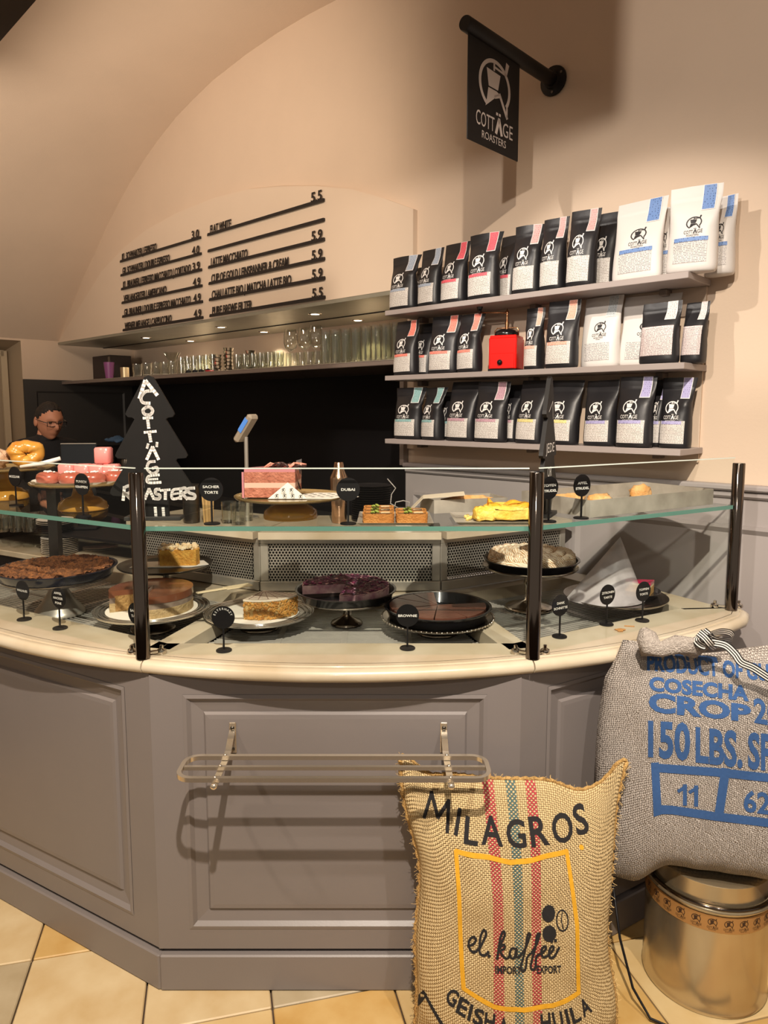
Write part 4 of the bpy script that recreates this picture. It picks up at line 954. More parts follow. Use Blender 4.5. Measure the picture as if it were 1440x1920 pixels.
MB().tube([(0, 0, 0), (.07, 0, .010), (.125, 0, .026)], [.005, .008, .007], 10).build('handle', mat('white_plastic', '#ece6df', .4), tg, True)
# pink petit fours
p, _ = on_counter(157, 972, ZG, .155); stand('amber glass stand with pink glazed petit fours', p, .150, .082, .072, AMBERP, AMBER, 'amber', 'amber glass cake stands on the glass shelf')
dl = tag(MB().lathe([(0, 0), (.128, 0), (.140, .010), (.141, .011), (.128, .0012), (0, .0012)], 40, wob=lambda a, z: 1+(.03*math.sin(a*22) if z > .005 else 0)).build('doily', PAPER), 'white fluted paper doily under the pink cakes', 'doily'); dl.location = p+Vector((0, 0, .0828))
PINK = mat('pink_glaze', '#e58f8a', .22, coat=.3, var=.1, vscale=20); BRPK = mat('brown_pink_glaze', '#9a4a38', .3, coat=.25, col2='#b2604c', vscale=14)
SUGAR = mat('icing_sugar', '#f3ece6', .9)
cub = MB().box((0, 0, .026), (.046, .046, .052), bev=.005).mesh('cube', angle=50)
for k, (x, y, z) in enumerate(((-.062, .045, 0), (-.016, .052, 0), (.030, .055, 0), (.076, .045, 0), (.050, .052, .0525))):
    w_ = ['leftmost pink square petit four in the back row of the stand', 'second pink square petit four from the left in the back row', 'third pink square petit four from the left in the back row', 'rightmost pink square petit four in the back row of the stand', 'pink square petit four sitting on top of the back row'][k]
    q = cake(w_, p+Vector((x, y, .0852+z)), 'petit_four', 'petit four', random.uniform(-.15, .15), 'pink petit fours on the amber stand'); link('glazed_cube', cub, PINK, q)
bun = MB().lathe([(.030, 0), (.038, .006), (.041, .020), (.037, .034), (.026, .041), (.012, .043), (0, .0432)], 24).mesh('bun', True)
for k, (x, y, sx) in enumerate(((-.085, -.035, 1.25), (-.010, -.052, 1.1), (.055, -.050, 1.0), (.105, -.002, .95))):
    w_ = ['leftmost brownish pink glazed bun on the amber stand, sugar on top', 'brownish pink glazed bun left of the marker on the amber stand', 'brownish pink glazed bun right of the marker on the amber stand', 'brownish pink glazed bun nearest the tree board'][k]
    q = cake(w_, p+Vector((x, y, .0852)), 'glazed_bun', 'bun', k, 'pink glazed buns on the amber stand'); o = link('bun', bun, BRPK, q); o.scale = (.9*min(1, sx), .9*min(1, sx), .8)
    s_ = MB(); random.seed(k)
    for i in range(14): s_.blob((random.gauss(0, .010), random.gauss(0, .010), .0352), (.004, .004, .002), 6, 4, .4, 8, i)
    stuff(s_.build('sugar', SUGAR, q))
# pink layer cake
p, _ = on_counter(545, 978, ZG, .165); stand('amber glass stand with the big pink layer cake', p, .157, .060, .076, AMBERP, AMBER, 'amber', 'amber glass cake stands on the glass shelf')
LOGOP = P2()
for i in range(-4, 5):
    for j in range(-3, 4): LOGOP.put(LOGO, i*.024+(.012 if j % 2 else 0), j*.022, .0042)
sc_ = cake('half of a pink glazed layer cake with chocolate curls on top', p+Vector((.02, -.045, .0625)), 'layer_cake')
a0, a1 = D(90), D(180); RS = .148
def lay(name, z0, z1, m_, r=RS-.006): mb = MB(); sector(mb, r, z0, z1, a0, a1, 22); return mb.build(name, m_, sc_)
SPK = mat('pink_sponge', '#c9836a', .9, col2='#a8604a', vscale=45, bump=.6, bscale=150)
lay('sponge', .001, .028, SPK); lay('sponge', .042, .072, SPK)
lay('cream_layer', .028, .042, mat('pink_cream', '#dfb6a2', .5))
mb = MB(); sector(mb, RS, .072, .080, a0, a1, 22)
vs = []; n = 22
for i in range(n+1):
    a = a0+(a1-a0)*i/n; vs += [(RS*math.cos(a), RS*math.sin(a), 0), (RS*math.cos(a), RS*math.sin(a), .080), ((RS-.007)*math.cos(a), (RS-.007)*math.sin(a), 0), ((RS-.007)*math.cos(a), (RS-.007)*math.sin(a), .080)]
fs = []
for i in range(n): fs += [(i*4, i*4+4, i*4+5, i*4+1), (i*4+2, i*4+3, i*4+7, i*4+6)]
fs += [(0, 1, 3, 2), (n*4, n*4+2, n*4+3, n*4+1)]; mb.add(vs, fs); mb.build('glaze', mat('rose_glaze', '#c9848a', .25, coat=.35), sc_, angle=40)
random.seed(21); mb = MB(); mb2 = MB()
for k in range(26):
    x = random.uniform(-.09, -.002); y = random.uniform(.006, .07); a = random.uniform(-.6, .6)
    (mb if k % 2 else mb2).tube([(x, y, .083), (x+.018*math.cos(a), y+.018*math.sin(a), .086+random.random()*.01), (x+.034*math.cos(a), y+.03*math.sin(a), .084+random.random()*.012)], .003, 6)
stuff(mb.build('chocolate_curls', mat('dark_curl', '#3b2420', .5), sc_, True)); stuff(mb2.build('pink_curls', mat('pink_curl', '#cf8f7a', .5), sc_, True))
def film(u, v): return Vector((.003+.012*math.sin(v*5+u*3)*.4, .002+.12*u, .002+.10*v))
MB().grid(film, 8, 8).build('separator', thin_glass('film', '#e9e6e0', boost=2.5), sc_, True)
for lab, pts, dx, dy, cut in (('printed paper with small mill emblems spread right of the layer cake', [(-.11, -.06), (.08, -.075), (.115, -.02), (.06, .075), (-.02, .08)], .035, .035, 0), ('printed paper triangle standing in front of the layer cake', None, -.03, -.068, 1)):
    if pts:
        pa = tag(MB().prism(pts, 0, .0008).build('printed_paper', PAPER), lab, 'paper'); pa.location = p+Vector((dx, dy-.02, .0606)); LGm = LOGOP
        a = P2(); 
        for i in range(-3, 4):
            for j in range(-2, 3):
                x = i*.026+.012*(j % 2); y = j*.026
                if -.09 < x < .085 and -.05 < y < .06 and x-y*.2 < .09: a.put(LOGO, x, y, .0055)
        build_flat(a.map(lambda x, y: (x, y, .0013)), 'emblems', INKB, pa)
        pa.location.x += .045; pa.location.y += .0
    else:
        pa = tag(MB().add([(-.055, 0, 0), (.055, 0, 0), (.0, .006, .045), (-.055, .0012, 0), (.055, .0012, 0), (0, .0072, .045)], [(0, 1, 2), (3, 5, 4), (0, 2, 5, 3), (1, 4, 5, 2), (0, 3, 4, 1)]).build('printed_paper', PAPER), lab, 'paper'); pa.location = p+Vector((.0, -.0565, .0612))
        a = P2()
        for x, y in ((-.03, .008), (-.008, .008), (.014, .008), (.036, .006), (-.012, .024), (.010, .024)): a.put(LOGO, x, y, .0052)
        build_flat(a.map(lambda x, y: (x, y*.006/.045-.0006, y)), 'emblems', INKB, pa)
# ---------------------------------------------------------------- tree shaped chalk boards
CHALKB = mat('chalkboard', '#171514', .55, var=.2, vscale=20, spec=.25); CHALK = mat('chalk', '#ece7e2', .8)
TREE = []
def tree_outline(h=.40):
    L_ = [(0, 1.0), (.03, .985), (.155, .76), (.165, .735), (.15, .715), (.12, .712), (.105, .70), (.235, .475), (.245, .45), (.23, .432), (.17, .428), (.165, .41), (.285, .215), (.29, .19), (.27, .172), (.105, .168), (.105, .03)]
    P = [(x*h, y*h) for x, y in L_]; return P+[(-x, y) for x, y in P[::-1] if x > 0]
def tree_board(label, p, rz, words, fw=.155):
    t = thing('tree_board', label, 'chalkboard', p, rz, 'tree shaped chalkboards on the glass shelf')
    b = MB().prism(tree_outline(), -.006, .006, M=RX).build('board', CHALKB, t)
    MB().box((0, .004, .0055), (fw, .05, .011), bev=.0015).build('foot', mat('board_foot', '#2b2928', .5), t)
    a = P2(); words(a); build_flat(a.map(lambda x, y: (x, -.0068, y)), 'chalk_lettering', CHALK, b); return t
def hand(a, pts, wd=.0085):
    # smooth a hand drawn stroke
    Q = []
    for i in range(len(pts)-1):
        p0, p1, p2, p3 = pts[max(i-1, 0)], pts[i], pts[i+1], pts[min(i+2, len(pts)-1)]
        for k in range(5):
            s_ = k/5; Q.append(tuple(.5*((2*p1[j])+(-p0[j]+p2[j])*s_+(2*p0[j]-5*p1[j]+4*p2[j]-p3[j])*s_*s_+(-p0[j]+3*p1[j]-3*p2[j]+p3[j])*s_**3) for j in (0, 1)))
    Q.append(pts[-1]); a.stroke(Q, wd)
def words1(a):
    c = lambda L_, wd=.0085: hand(a, [((x-1008)*.000405*1.0, (1000-y)*.000415) for x, y in L_], wd)
    c([(985, 75), (945, 185)], .010); c([(990, 75), (1060, 165)], .010)
    c([(1020, 140), (985, 145), (955, 180), (965, 215), (1010, 220)])
    c([(990, 245), (965, 265), (975, 292), (1010, 295), (1028, 270), (1010, 245), (985, 246)])
    c([(965, 318), (1025, 316)], .007); c([(992, 318), (998, 382)]); c([(968, 412), (1045, 405)], .007); c([(1000, 410), (1008, 472)])
    c([(990, 490), (982, 515)], .007); c([(1050, 480), (1047, 505)], .007); c([(1018, 510), (978, 590)]); c([(1020, 510), (1055, 590)])
    c([(1030, 605), (990, 612), (978, 655), (1010, 685), (1045, 670), (1042, 645), (1015, 650)], .0075)
    c([(1055, 695), (985, 705), (980, 745), (1065, 745)], .0075); c([(985, 725), (1045, 722)], .006)
    c([(820, 775), (808, 862)]); c([(818, 780), (850, 768), (868, 790), (850, 815), (815, 820)]); c([(825, 820), (872, 870)])
    c([(910, 785), (885, 800), (888, 845), (920, 855), (935, 825), (915, 788)])
    c([(985, 790), (955, 855)]); c([(985, 790), (1015, 855)])
    c([(1055, 792), (1030, 795), (1030, 820), (1055, 832), (1050, 855), (1022, 855)]); c([(1062, 800), (1125, 795)], .007); c([(1095, 798), (1092, 858)])
    c([(1190, 790), (1145, 800), (1140, 855), (1195, 848)], .0075); c([(1145, 825), (1180, 820)], .006)
    c([(1200, 785), (1195, 858)]); c([(1200, 790), (1228, 785), (1235, 810), (1200, 822)]); c([(1205, 822), (1240, 858)])
    c([(1290, 785), (1250, 790), (1255, 815), (1290, 830), (1285, 855), (1235, 852)])
    c([(1022, 915), (1025, 978)], .008); c([(1075, 918), (1078, 982)], .008)
p = Vector((-.643, 1.965, ZG)); tree_board('black tree shaped chalkboard facing front with white hand lettering', p, .06, words1)
def words2(a):
    a.text('JEDE', 0, .185, .028, .12); a.text('OR', 0, .115, .03, .06); a.text('TEE', 0, .075, .022, .07)
    a.stroke([(-.03, .30), (.02, .33)], .003); a.stroke([(.02, .33), (.03, .28)], .003)
p = Vector((.470, 2.036, ZG)); tree_board('black tree shaped chalkboard seen almost edge on by the right post', p, D(66), words2, .115)
# ---------------------------------------------------------------- trays
TRAYM = mat('worn_tray', '#c9c1b5', .42, metal=.35, col2='#9c9387', vscale=10)
def tray(name, label, p, rz, wx, wy, h, th=.0025, slope=.0):
    t = thing(name, label, 'tray', p, rz); mb = MB(); s_ = slope
    o = [(-wx/2, -wy/2), (wx/2, -wy/2), (wx/2, wy/2), (-wx/2, wy/2)]; q = [(x+math.copysign(s_, x), y+math.copysign(s_, y)) for x, y in o]
    oi = [(x-math.copysign(th, x), y-math.copysign(th, y)) for x, y in o]; qi = [(x-math.copysign(th, x), y-math.copysign(th, y)) for x, y in q]
    vs = [(x, y, 0) for x, y in o]+[(x, y, h) for x, y in q]+[(x, y, h) for x, y in qi]+[(x, y, th) for x, y in oi]
    fs = [(3, 2, 1, 0)]
    for k in range(3): fs += [(k*4+i, k*4+(i+1) % 4, (k+1)*4+(i+1) % 4, (k+1)*4+i) for i in range(4)]
    fs.append((12, 13, 14, 15)); mb.add(vs, fs).build('pan', TRAYM, t); return t
# big strudel tray
a_ = D(31.3); ex = Vector((math.cos(a_), math.sin(a_), 0)); ey = Vector((-math.sin(a_), math.cos(a_), 0))
p = Vector((.590, 1.994, ZG))+ex*.285+ey*.15
bt_ = tray('strudel_tray', 'large worn metal tray with strudel remains at the right of the glass shelf', p, a_, .57, .285, .050)
STRUD = mat('strudel_crust', '#c98a45', .6, col2='#e8c088', vscale=18, bump=.5, bscale=60)
STRUY = mat('strudel_yellow', '#e9b02e', .5, col2='#f2cf6a', vscale=16, bump=.5, bscale=70)
for k, (x, y, sx, sy, sz, lab) in enumerate(((-.16, .07, .075, .03, .02, 'broken strudel piece at the left inside the large metal tray'), (-.02, .06, .045, .03, .016, 'broken strudel piece in the middle of the large metal tray'), (.13, .02, .04, .03, .030, 'sugared strudel end near the right rim of the large metal tray'))):
    q = cake(lab, p+ex*x+ey*y+Vector((0, 0, .004)), 'strudel_piece', 'strudel', a_, 'strudel pieces on the shelf'); MB().blob((0, 0, sz*.8), (sx, sy, sz), 18, 10, .45, 9, k*3+1, flat=-sz*.75).build('crust', STRUD, q, True)
# yellow strudel in front
p, _ = on_counter(917, 978, ZG, .125); p.x = .305
ty = tray('flat_tray', 'flat shallow metal tray with bent front lip under the yellow strudel', p, 0, .205, .17, .008, .0015, .012)
for k, (x, y, sx, sy, sz, lab) in enumerate(((.045, .005, .072, .055, .026, 'large crumpled yellow strudel piece on the shallow tray'), (-.028, -.02, .030, .032, .022, 'pale cut end of yellow strudel left on the shallow tray'))):
    q = cake(lab, p+Vector((x, y, .0022)), 'strudel_piece', 'strudel', 0, 'strudel pieces on the shelf')
    mb = MB().blob((0, 0, 0), (1, 1, 1), 40, 22); V_ = []
    for v_ in mb.v:
        g_ = [math.copysign(abs(c)**.45, c) for c in v_]; n_ = Vector((g_[0]*1.5, g_[1]*4, g_[2]*4+k*3))
        V_.append((g_[0]*sx*(1+.10*noise.noise(n_)), g_[1]*sy*(1+.16*noise.noise(n_*1.3)), max(.0004, sz*.8+g_[2]*sz*.8*(1+.45*noise.noise(n_*.9)+.20*noise.noise(n_*2.6)))))
    mb.v = V_; mb.build('filling', STRUY, q, True)
    if k == 0: MB().grid(lambda u, v: Vector((-.060+.122*u, -.036+.070*v, .048+.009*noise.noise(Vector((u*5, v*3, 2)))+.010*math.sin(u*9+v*4)-.022*abs(v-.5)**1.2*2)), 26, 12).build('pastry_sheet', mat('strudel_sheet', '#e7a72c', .45, col2='#d58a1d', vscale=14, bump=.4, bscale=50), q, True)
for k in range(5):
    q = tag(MB().blob((0, 0, .004), (.006, .005, .005), 8, 6, .5, 8, k).build('curd_crumb', mat('curd', '#efd27a', .6)), 'small yellow crumb left of the yellow strudel', 'crumb', 'yellow strudel crumbs'); q.location = p+Vector((-.075+.007*(k % 3), -.03+.018*k*.8, .0028))
# second strudel tray behind, with a paper slope
p2 = Vector((.215, 2.145, ZG)); t2 = tray('paper_tray', 'paper lined metal tray behind the yellow strudel', p2+Vector((.03, .03, 0)), .30, .24, .12, .040)
q = cake('golden baked strudel strip in the paper lined tray', p2+Vector((.045, .035, .004)), 'strudel_piece', 'strudel', .3, 'strudel pieces on the shelf'); MB().blob((0, 0, .020), (.085, .035, .019), 24, 12, .4, 10, 8, flat=-.0185).build('crust', STRUD, q, True)
gp = tag(MB().add([(0, 0, 0), (.045, .0, .046), (.17, .0, .055), (.18, .085, .057), (.055, .088, .046), (.01, .09, .001)], [(0, 1, 4, 5), (1, 2, 3, 4)]).build('baking_paper', mat('greaseproof', '#cfc2ac', .6)), 'sloping sheet of baking paper left of the paper lined tray', 'paper'); gp.location = Vector((.07, 2.075, ZG)); gp.rotation_euler = (0, 0, .05)
md = gp.modifiers.new('thick', 'SOLIDIFY'); md.thickness = .0008
# tartlets
p, _ = on_counter(740, 978, ZG, .135); p.x = .030
tray('flat_tray', 'shallow metal tray with bent front lip under the tartlets', p, 0, .185, .20, .007, .0015, .010)
SHELLM = mat('tartlet_shell', '#cf8d45', .7, col2='#b8722e', vscale=40, bump=.5, bscale=220); DARKF = mat('dark_cream', '#3a221b', .3, coat=.3); PIST = mat('pistachio', '#8f9a3c', .6); NUT = mat('nut_flake', '#d8b48a', .6)
def tartlet(label, c):
    t = cake(label, c, 'tartlet', 'tartlet', 0, 'tartlets on the dubai tray'); a, b, r, h = .042, .029, .012, .026
    R0 = rrect(-a, a, -b, b, 0, r, 4); R1 = [(x*1.03, y*1.03, h) for x, y, z in R0]; R2 = [(x*.92, y*.90, h) for x, y, z in R0]; R3 = [(x*.90, y*.88, h-.005) for x, y, z in R0]; n = len(R0)
    MB().add(R0+R1+R2+R3, [(k*n+i, k*n+(i+1) % n, (k+1)*n+(i+1) % n, (k+1)*n+i) for k in range(3) for i in range(n)]+[tuple(range(n))[::-1]]).build('shell', SHELLM, t)
    MB().add([(x, y, h-.004) for x, y, z in R3], [tuple(range(n))]).build('filling', DARKF, t)
    for k, (x, y, a_) in enumerate(((-.012, .002, .5), (-.004, -.004, -.4), (-.018, -.006, 1.4))): MB().blob((0, 0, 0), (.008, .0038, .0036), 8, 6).build('pistachio', PIST, t, True).matrix_local = Matrix.Translation((x, y, h+.001+.003*(k == 1))) @ Matrix.Rotation(a_, 4, 'Z') @ Matrix.Rotation(.4, 4, 'Y')
    for x, y in ((.012, 0), (.024, .002)): MB().box((x, y, h), (.014, .009, .005), .3, bev=.0015).build('nut_flake', NUT, t)
for k, (x, y, lab) in enumerate(((-.045, -.062, 'tartlet at the front left of the tray, next to the dubai marker'), (-.045, .0, 'middle tartlet in the left column of three'), (-.045, .062, 'rear tartlet in the left column of three'), (.045, -.062, 'tartlet at the front right of the tray'), (.045, .0, 'rear tartlet in the right column of two'))):
    tartlet(lab, p+Vector((x, y, .0022)))
# ================================================================ sacks
def cloth_mat(name, base, base2, scale, stripes=(), strength=.5, knit=False):
    m = mat(name, base, .92, spec=.15); nt = m.node_tree; b = nt.nodes['Principled BSDF']; L_ = nt.links
    uv = nt.nodes.new('ShaderNodeUVMap'); sp = nt.nodes.new('ShaderNodeSeparateXYZ'); L_.new(uv.outputs[0], sp.inputs[0])
    def M(op, *a):
        q = nt.nodes.new('ShaderNodeMath'); q.operation = op
        for i, x in enumerate(a):
            if isinstance(x, (int, float)): q.inputs[i].default_value = x
            else: L_.new(x, q.inputs[i])
        return q.outputs[0]
    nz = nt.nodes.new('ShaderNodeTexNoise'); nz.inputs['Scale'].default_value = 30; nz.inputs['Detail'].default_value = 4; L_.new(uv.outputs[0], nz.inputs['Vector'])
    wob = M('MULTIPLY', M('SUBTRACT', nz.outputs['Fac'], .5), .010 if not knit else .02)
    x = M('MULTIPLY', M('ADD', sp.outputs[0], wob), scale); y = M('MULTIPLY', M('ADD', sp.outputs[1], wob), scale)
    sx = M('ABSOLUTE', M('SINE', M('MULTIPLY', x, PI))); sy = M('ABSOLUTE', M('SINE', M('MULTIPLY', y, PI)))
    chk = M('FRACT', M('MULTIPLY', M('ADD', M('FLOOR', x), M('FLOOR', y)), .5)); k = M('GREATER_THAN', chk, .25)
    h = M('ADD', M('MULTIPLY', k, sx), M('MULTIPLY', M('SUBTRACT', 1.0, k), sy))       # over and under threads
    gap = M('MULTIPLY', sx, sy)
    big = nt.nodes.new('ShaderNodeTexNoise'); big.inputs['Scale'].default_value = 7; big.inputs['Detail'].default_value = 6; L_.new(uv.outputs[0], big.inputs['Vector'])
    mx = nt.nodes.new('ShaderNodeMix'); mx.data_type = 'RGBA'; mx.inputs['A'].default_value = lin(base2); mx.inputs['B'].default_value = lin(base)
    f = M('MINIMUM', M('ADD', M('MULTIPLY', gap, .9), M('MULTIPLY', big.outputs['Fac'], .55)), 1.0); L_.new(f, mx.inputs['Factor']); out = mx.outputs['Result']
    for (u0, u1, col) in stripes:
        ins = M('MULTIPLY', M('GREATER_THAN', sp.outputs[0], u0), M('LESS_THAN', sp.outputs[0], u1))
        ins = M('MULTIPLY', ins, M('MULTIPLY_ADD', k, .75, .18))
        m2 = nt.nodes.new('ShaderNodeMix'); m2.data_type = 'RGBA'; L_.new(ins, m2.inputs['Factor']); L_.new(out, m2.inputs['A']); m2.inputs['B'].default_value = lin(col); out = m2.outputs['Result']
    L_.new(out, b.inputs['Base Color'])
    bp = nt.nodes.new('ShaderNodeBump'); bp.inputs['Strength'].default_value = strength; bp.inputs['Distance'].default_value = .004; L_.new(h, bp.inputs['Height']); L_.new(bp.outputs[0], b.inputs['Normal'])
    return m
def pillow(name, F, Bk, nu, nv, m, parent):
    """front and back sheets sewn at the edge; UV in metres of cloth"""
    vs = []; fs = []; uvs = []
    for (fn, off_) in ((F, 0), (Bk, 1)):
        o = len(vs)
        for j in range(nv+1):
            for i in range(nu+1): vs.append(tuple(fn(-1+2*i/nu, j/nv)))
        for j in range(nv):
            for i in range(nu):
                q = (o+j*(nu+1)+i, o+j*(nu+1)+i+1, o+(j+1)*(nu+1)+i+1, o+(j+1)*(nu+1)+i); fs.append(q if off_ == 0 else q[::-1])
    me = bpy.data.meshes.new(name); me.from_pydata(vs, [], fs); ul = me.uv_layers.new(name='cloth')
    for poly in me.polygons:
        for li in poly.loop_indices:
            vi = me.loops[li].vertex_index % ((nu+1)*(nv+1)); ul.data[li].uv = ((vi % (nu+1))/nu, (vi//(nu+1))/nv*1.5)
    bm = bmesh.new(); bm.from_mesh(me); bmesh.ops.remove_doubles(bm, verts=bm.verts, dist=1e-5); bmesh.ops.recalc_face_normals(bm, faces=bm.faces); bm.to_mesh(me); bm.free()
    me.polygons.foreach_set('use_smooth', [True]*len(me.polygons)); return link(name, me, m, parent)
# --- burlap sack
SX, SY = .334, 1.672
bs = thing('burlap_sack', 'natural burlap coffee sack with milagros lettering and red and teal stripes, against the counter', 'sack', (SX, SY, 0))
def ztop(u): return .643+.062*math.exp(-((u+.97)/.16)**2)+.052*math.exp(-((u-.97)/.12)**2)-.030*math.exp(-((u-.60)/.2)**2)+.012*math.exp(-((u+.55)/.25)**2)
def awid(v): return .250+.004*math.sin(v*9+.6)+.046*max(0, (v-.62)/.38)**1.3+.02*max(0, .25-v)
def bdep(u, v):
    e = max(0, 1-abs(u)**3.2)**.5; t_ = max(0, 1-max(0, (v-.40)/.60)**2.6)**.75; b0 = min(1, .35+v*5)
    return .112*e*t_*b0+.003
def wr(u, v): return .010*noise.noise(Vector((u*2.2+3, v*3.5, 1)))*(1-abs(u)**4)+.006*noise.noise(Vector((u*5, v*9, 4)))*(1-u*u)+.010*max(0, v-.78)*4*noise.noise(Vector((u*3.5, 7, v*2)))*(1-u*u)
def BF(u, v, e=0): 
    k = bdep(u, v); edge = (1-u**6)*min(1, (1-v)*8+.05)
    return Vector((u*awid(v)+.006*math.sin(v*13)*(abs(u)**3), -k+wr(u, v)*edge+.10*v-.01-e, .002+v*ztop(u)))
def BB(u, v):
    k = bdep(u, v)*.62; return Vector((u*awid(v)+.006*math.sin(v*13)*(abs(u)**3), (k if (abs(u) < 1 and 0 < v < 1) else -bdep(u, v))+.10*v-.01, .002+v*ztop(u)))
def px_u(x): return (aty(x, 1700, 1.58).x-SX)/.250*.5+.5
BUR = cloth_mat('burlap', '#e6cd9d', '#a98755', 105, [(px_u(930)-.004, px_u(948), '#c4304c'), (px_u(969), px_u(985)+.002, '#3f7077'), (px_u(1003), px_u(1021), '#c4304c')], .9)
pillow('sack_body', BF, BB, 60, 60, BUR, bs)
def conv_b(px, py):
    q = aty(px, py, 1.585); z = q.z; x = q.x-SX; v = z/.643
    for _ in range(4): u = x/awid(max(0, min(1, v))); v = (z-.002)/ztop(max(-1, min(1, u)))
    return max(-.99, min(.99, u)), max(.001, min(.995, v))
class PX(P2):
    """artwork given in frame pixels (y down), laid on a surface through conv"""
    def glyph(s, ch, cx, by, h, w_, rot=0.0, bold=.0):
        g = P2().text(ch, 0, 0, h, w_, bold=bold); c, q = math.cos(math.radians(rot)), math.sin(math.radians(rot))
        for dx, dy in ((0, 0),):
            o = len(s.v); s.v += [(cx+(x+dx)*c+(y+dy)*q, by-(-(x+dx)*q+(y+dy)*c)) for x, y in g.v]; s.f += [tuple(i+o for i in f) for f in g.f]
        return s
    def quad(s, t, p0, p1, h0, h1, bold=0.0, lean=0.0):
        vs, fs = text2d(t, bold/(h0/0.72)); x0 = min(v[0] for v in vs); x1 = max(v[0] for v in vs)
        for dx, dy in ((0, 0),):
            o = len(s.v)
            for x, y in vs:
                k = (x-x0)/(x1-x0); h = h0+(h1-h0)*k; s.v.append((p0[0]+(p1[0]-p0[0])*k+dx+lean*y/.72*h, p0[1]+(p1[1]-p0[1])*k-y/.72*h+dy))
            s.f += [tuple(i+o for i in f) for f in fs]
        return s
def on_burlap(a, name, m, e=.0016, cut=14):
    def f(px, py): u, v = conv_b(px, py); return BF(u, v, e)
    mb = a.map(f, cut); me = bpy.data.meshes.new(name); me.from_pydata([tuple(p) for p in mb.v], [], mb.f); me.validate(); return link(name, me, m, bs)
INKS = mat('sack_ink', '#1d1a1b', .9, var=.2, vscale=120); INKY = mat('yellow_ink', '#d9a01f', .85, var=.15, vscale=90)
a = PX(); a.stroke([(803, 1582), (817, 1545)], 6.5); a.stroke([(817, 1545), (829, 1581)], 6.5); a.stroke([(829, 1581), (851, 1556)], 6.5); a.stroke([(851, 1556), (846, 1601)], 6.5)
for ch, cx, by, h, wd, r in (('I', 862, 1604, 40, None, 16), ('L', 890, 1618, 40, 28, 10), ('A', 932, 1620, 42, 42, 2), ('G', 980, 1622, 40, 38, 0), ('R', 1027, 1620, 42, 38, -2), ('O', 1076, 1618, 42, 44, -4), ('S', 1118, 1610, 42, 28, -8)): a.glyph(ch, cx, by, h, wd, r, 1.1)
for ch, cx, by, r in (('G', 842, 1884, 30), ('E', 862, 1897, 22), ('I', 877, 1904, 16), ('S', 893, 1910, 12), ('H', 914, 1916, 8), ('A', 940, 1922, 4), ('H', 1022, 1920, -4), ('U', 1046, 1917, -10), ('I', 1064, 1912, -12), ('L', 1080, 1908, -14), ('A', 1102, 1900, -20)): a.glyph(ch, cx, by, 28, None if ch in 'IL' else 19, r, 1.0)
stuff(on_burlap(a, 'lettering', INKS))
a = PX(); a.stroke([(778, 1925), (796, 1888), (830, 1925)], 7)
def hp(a, pts, wd): hand(a, [(720+x/2.769, 1400+y/2.769) for x, y in pts], wd)
for pts in ([(440, 1065), (470, 1052), (482, 1030), (464, 1022), (446, 1045), (452, 1078), (475, 1088), (505, 1062)], [(505, 1062), (535, 1005), (524, 985), (506, 1020), (500, 1085), (525, 1097), (545, 1080)],
            [(588, 1112), (604, 1055), (632, 1002), (624, 985), (606, 1025), (592, 1110)], [(598, 1065), (625, 1045), (630, 1062), (607, 1078), (636, 1110), (660, 1092)], [(692, 1065), (666, 1062), (655, 1095), (676, 1108), (692, 1068), (690, 1100), (708, 1102)],
            [(705, 1102), (742, 1060), (766, 1005), (752, 1008), (736, 1080), (712, 1158), (735, 1165), (748, 1112), (772, 1090)], [(770, 1092), (797, 1050), (816, 1000), (802, 1008), (790, 1070), (765, 1155), (787, 1162), (797, 1108), (822, 1090)],
            [(822, 1092), (846, 1066), (838, 1055), (822, 1075), (830, 1106), (856, 1100)], [(856, 1100), (886, 1070), (878, 1056), (862, 1080), (868, 1110), (892, 1100), (916, 1062)]): hp(a, pts, 4.2)
for x, y in ((548, 1098), (878, 1032), (898, 1030)): a.disc(720+x/2.769, 1400+y/2.769, 3, 3)
a.quad('IMPORT', (929, 1825), (978, 1827), 12, 12, .5); a.quad('EXPORT', (1007, 1827), (1053, 1824), 12, 12, .5)
for cx, cy in ((1033, 1727), (1033, 1760)): a.disc(cx, cy, 13, 14, 20, .4)
o_ = [(1059+11*math.cos(2*PI*i/24), 1740+16*math.sin(2*PI*i/24)) for i in range(25)]; a.stroke(o_, 2.4); a.stroke([(1060, 1727), (1057, 1740), (1060, 1753)], 2)
stuff(on_burlap(a, 'mill_lettering', INKS))
a = PX(); fr = [(861, 1629), (965, 1645), (1078, 1633), (1087, 1750), (1086, 1862), (1035, 1880), (980, 1884), (925, 1878), (870, 1855), (864, 1740), (861, 1629)]
a.stroke(fr, 8); a.disc(1110, 1630, 5, 4, 10, .3)
on_burlap(a, 'yellow_frame', INKY, .0013)
random.seed(31); fb = MB()
for k in range(420):
    sd_ = random.choice((-1, 1)); v = random.random(); 
    if k % 4 == 0: u = random.uniform(-1, 1); c = BF(u, .998)
    else: u = sd_; c = BF(u, v)
    d = Vector((random.uniform(.2, 1)*(u if abs(u) > .9 else random.uniform(-1, 1)), random.uniform(-1, .3), random.uniform(-.6, .8) if k % 4 else .9)).normalized()*random.uniform(.005, .020)
    fb.tube([c, c+d*.5+Vector((0, 0, random.uniform(-.004, .004))), c+d], .0005, 3)
stuff(fb.build('loose_fibres', mat('fibre', '#d9b87e', .9), bs))
sm = MB(); random.seed(8)
for u in (-1, 1): sm.tube([BF(u, j/70)+Vector((u*.003*math.sin(j*2.1), -.002, 0)) for j in range(71)], [.0045+.0015*math.sin(j*2.4) for j in range(71)], 7)
sm.tube([BF(-1+2*j/80, 1)+Vector((0, 0, .002*math.sin(j*2))) for j in range(81)], .005, 7)
sm.build('seam', mat('seam_jute', '#cfa869', .95, col2='#a37d45', vscale=80, bump=.8, bscale=200), bs, True)
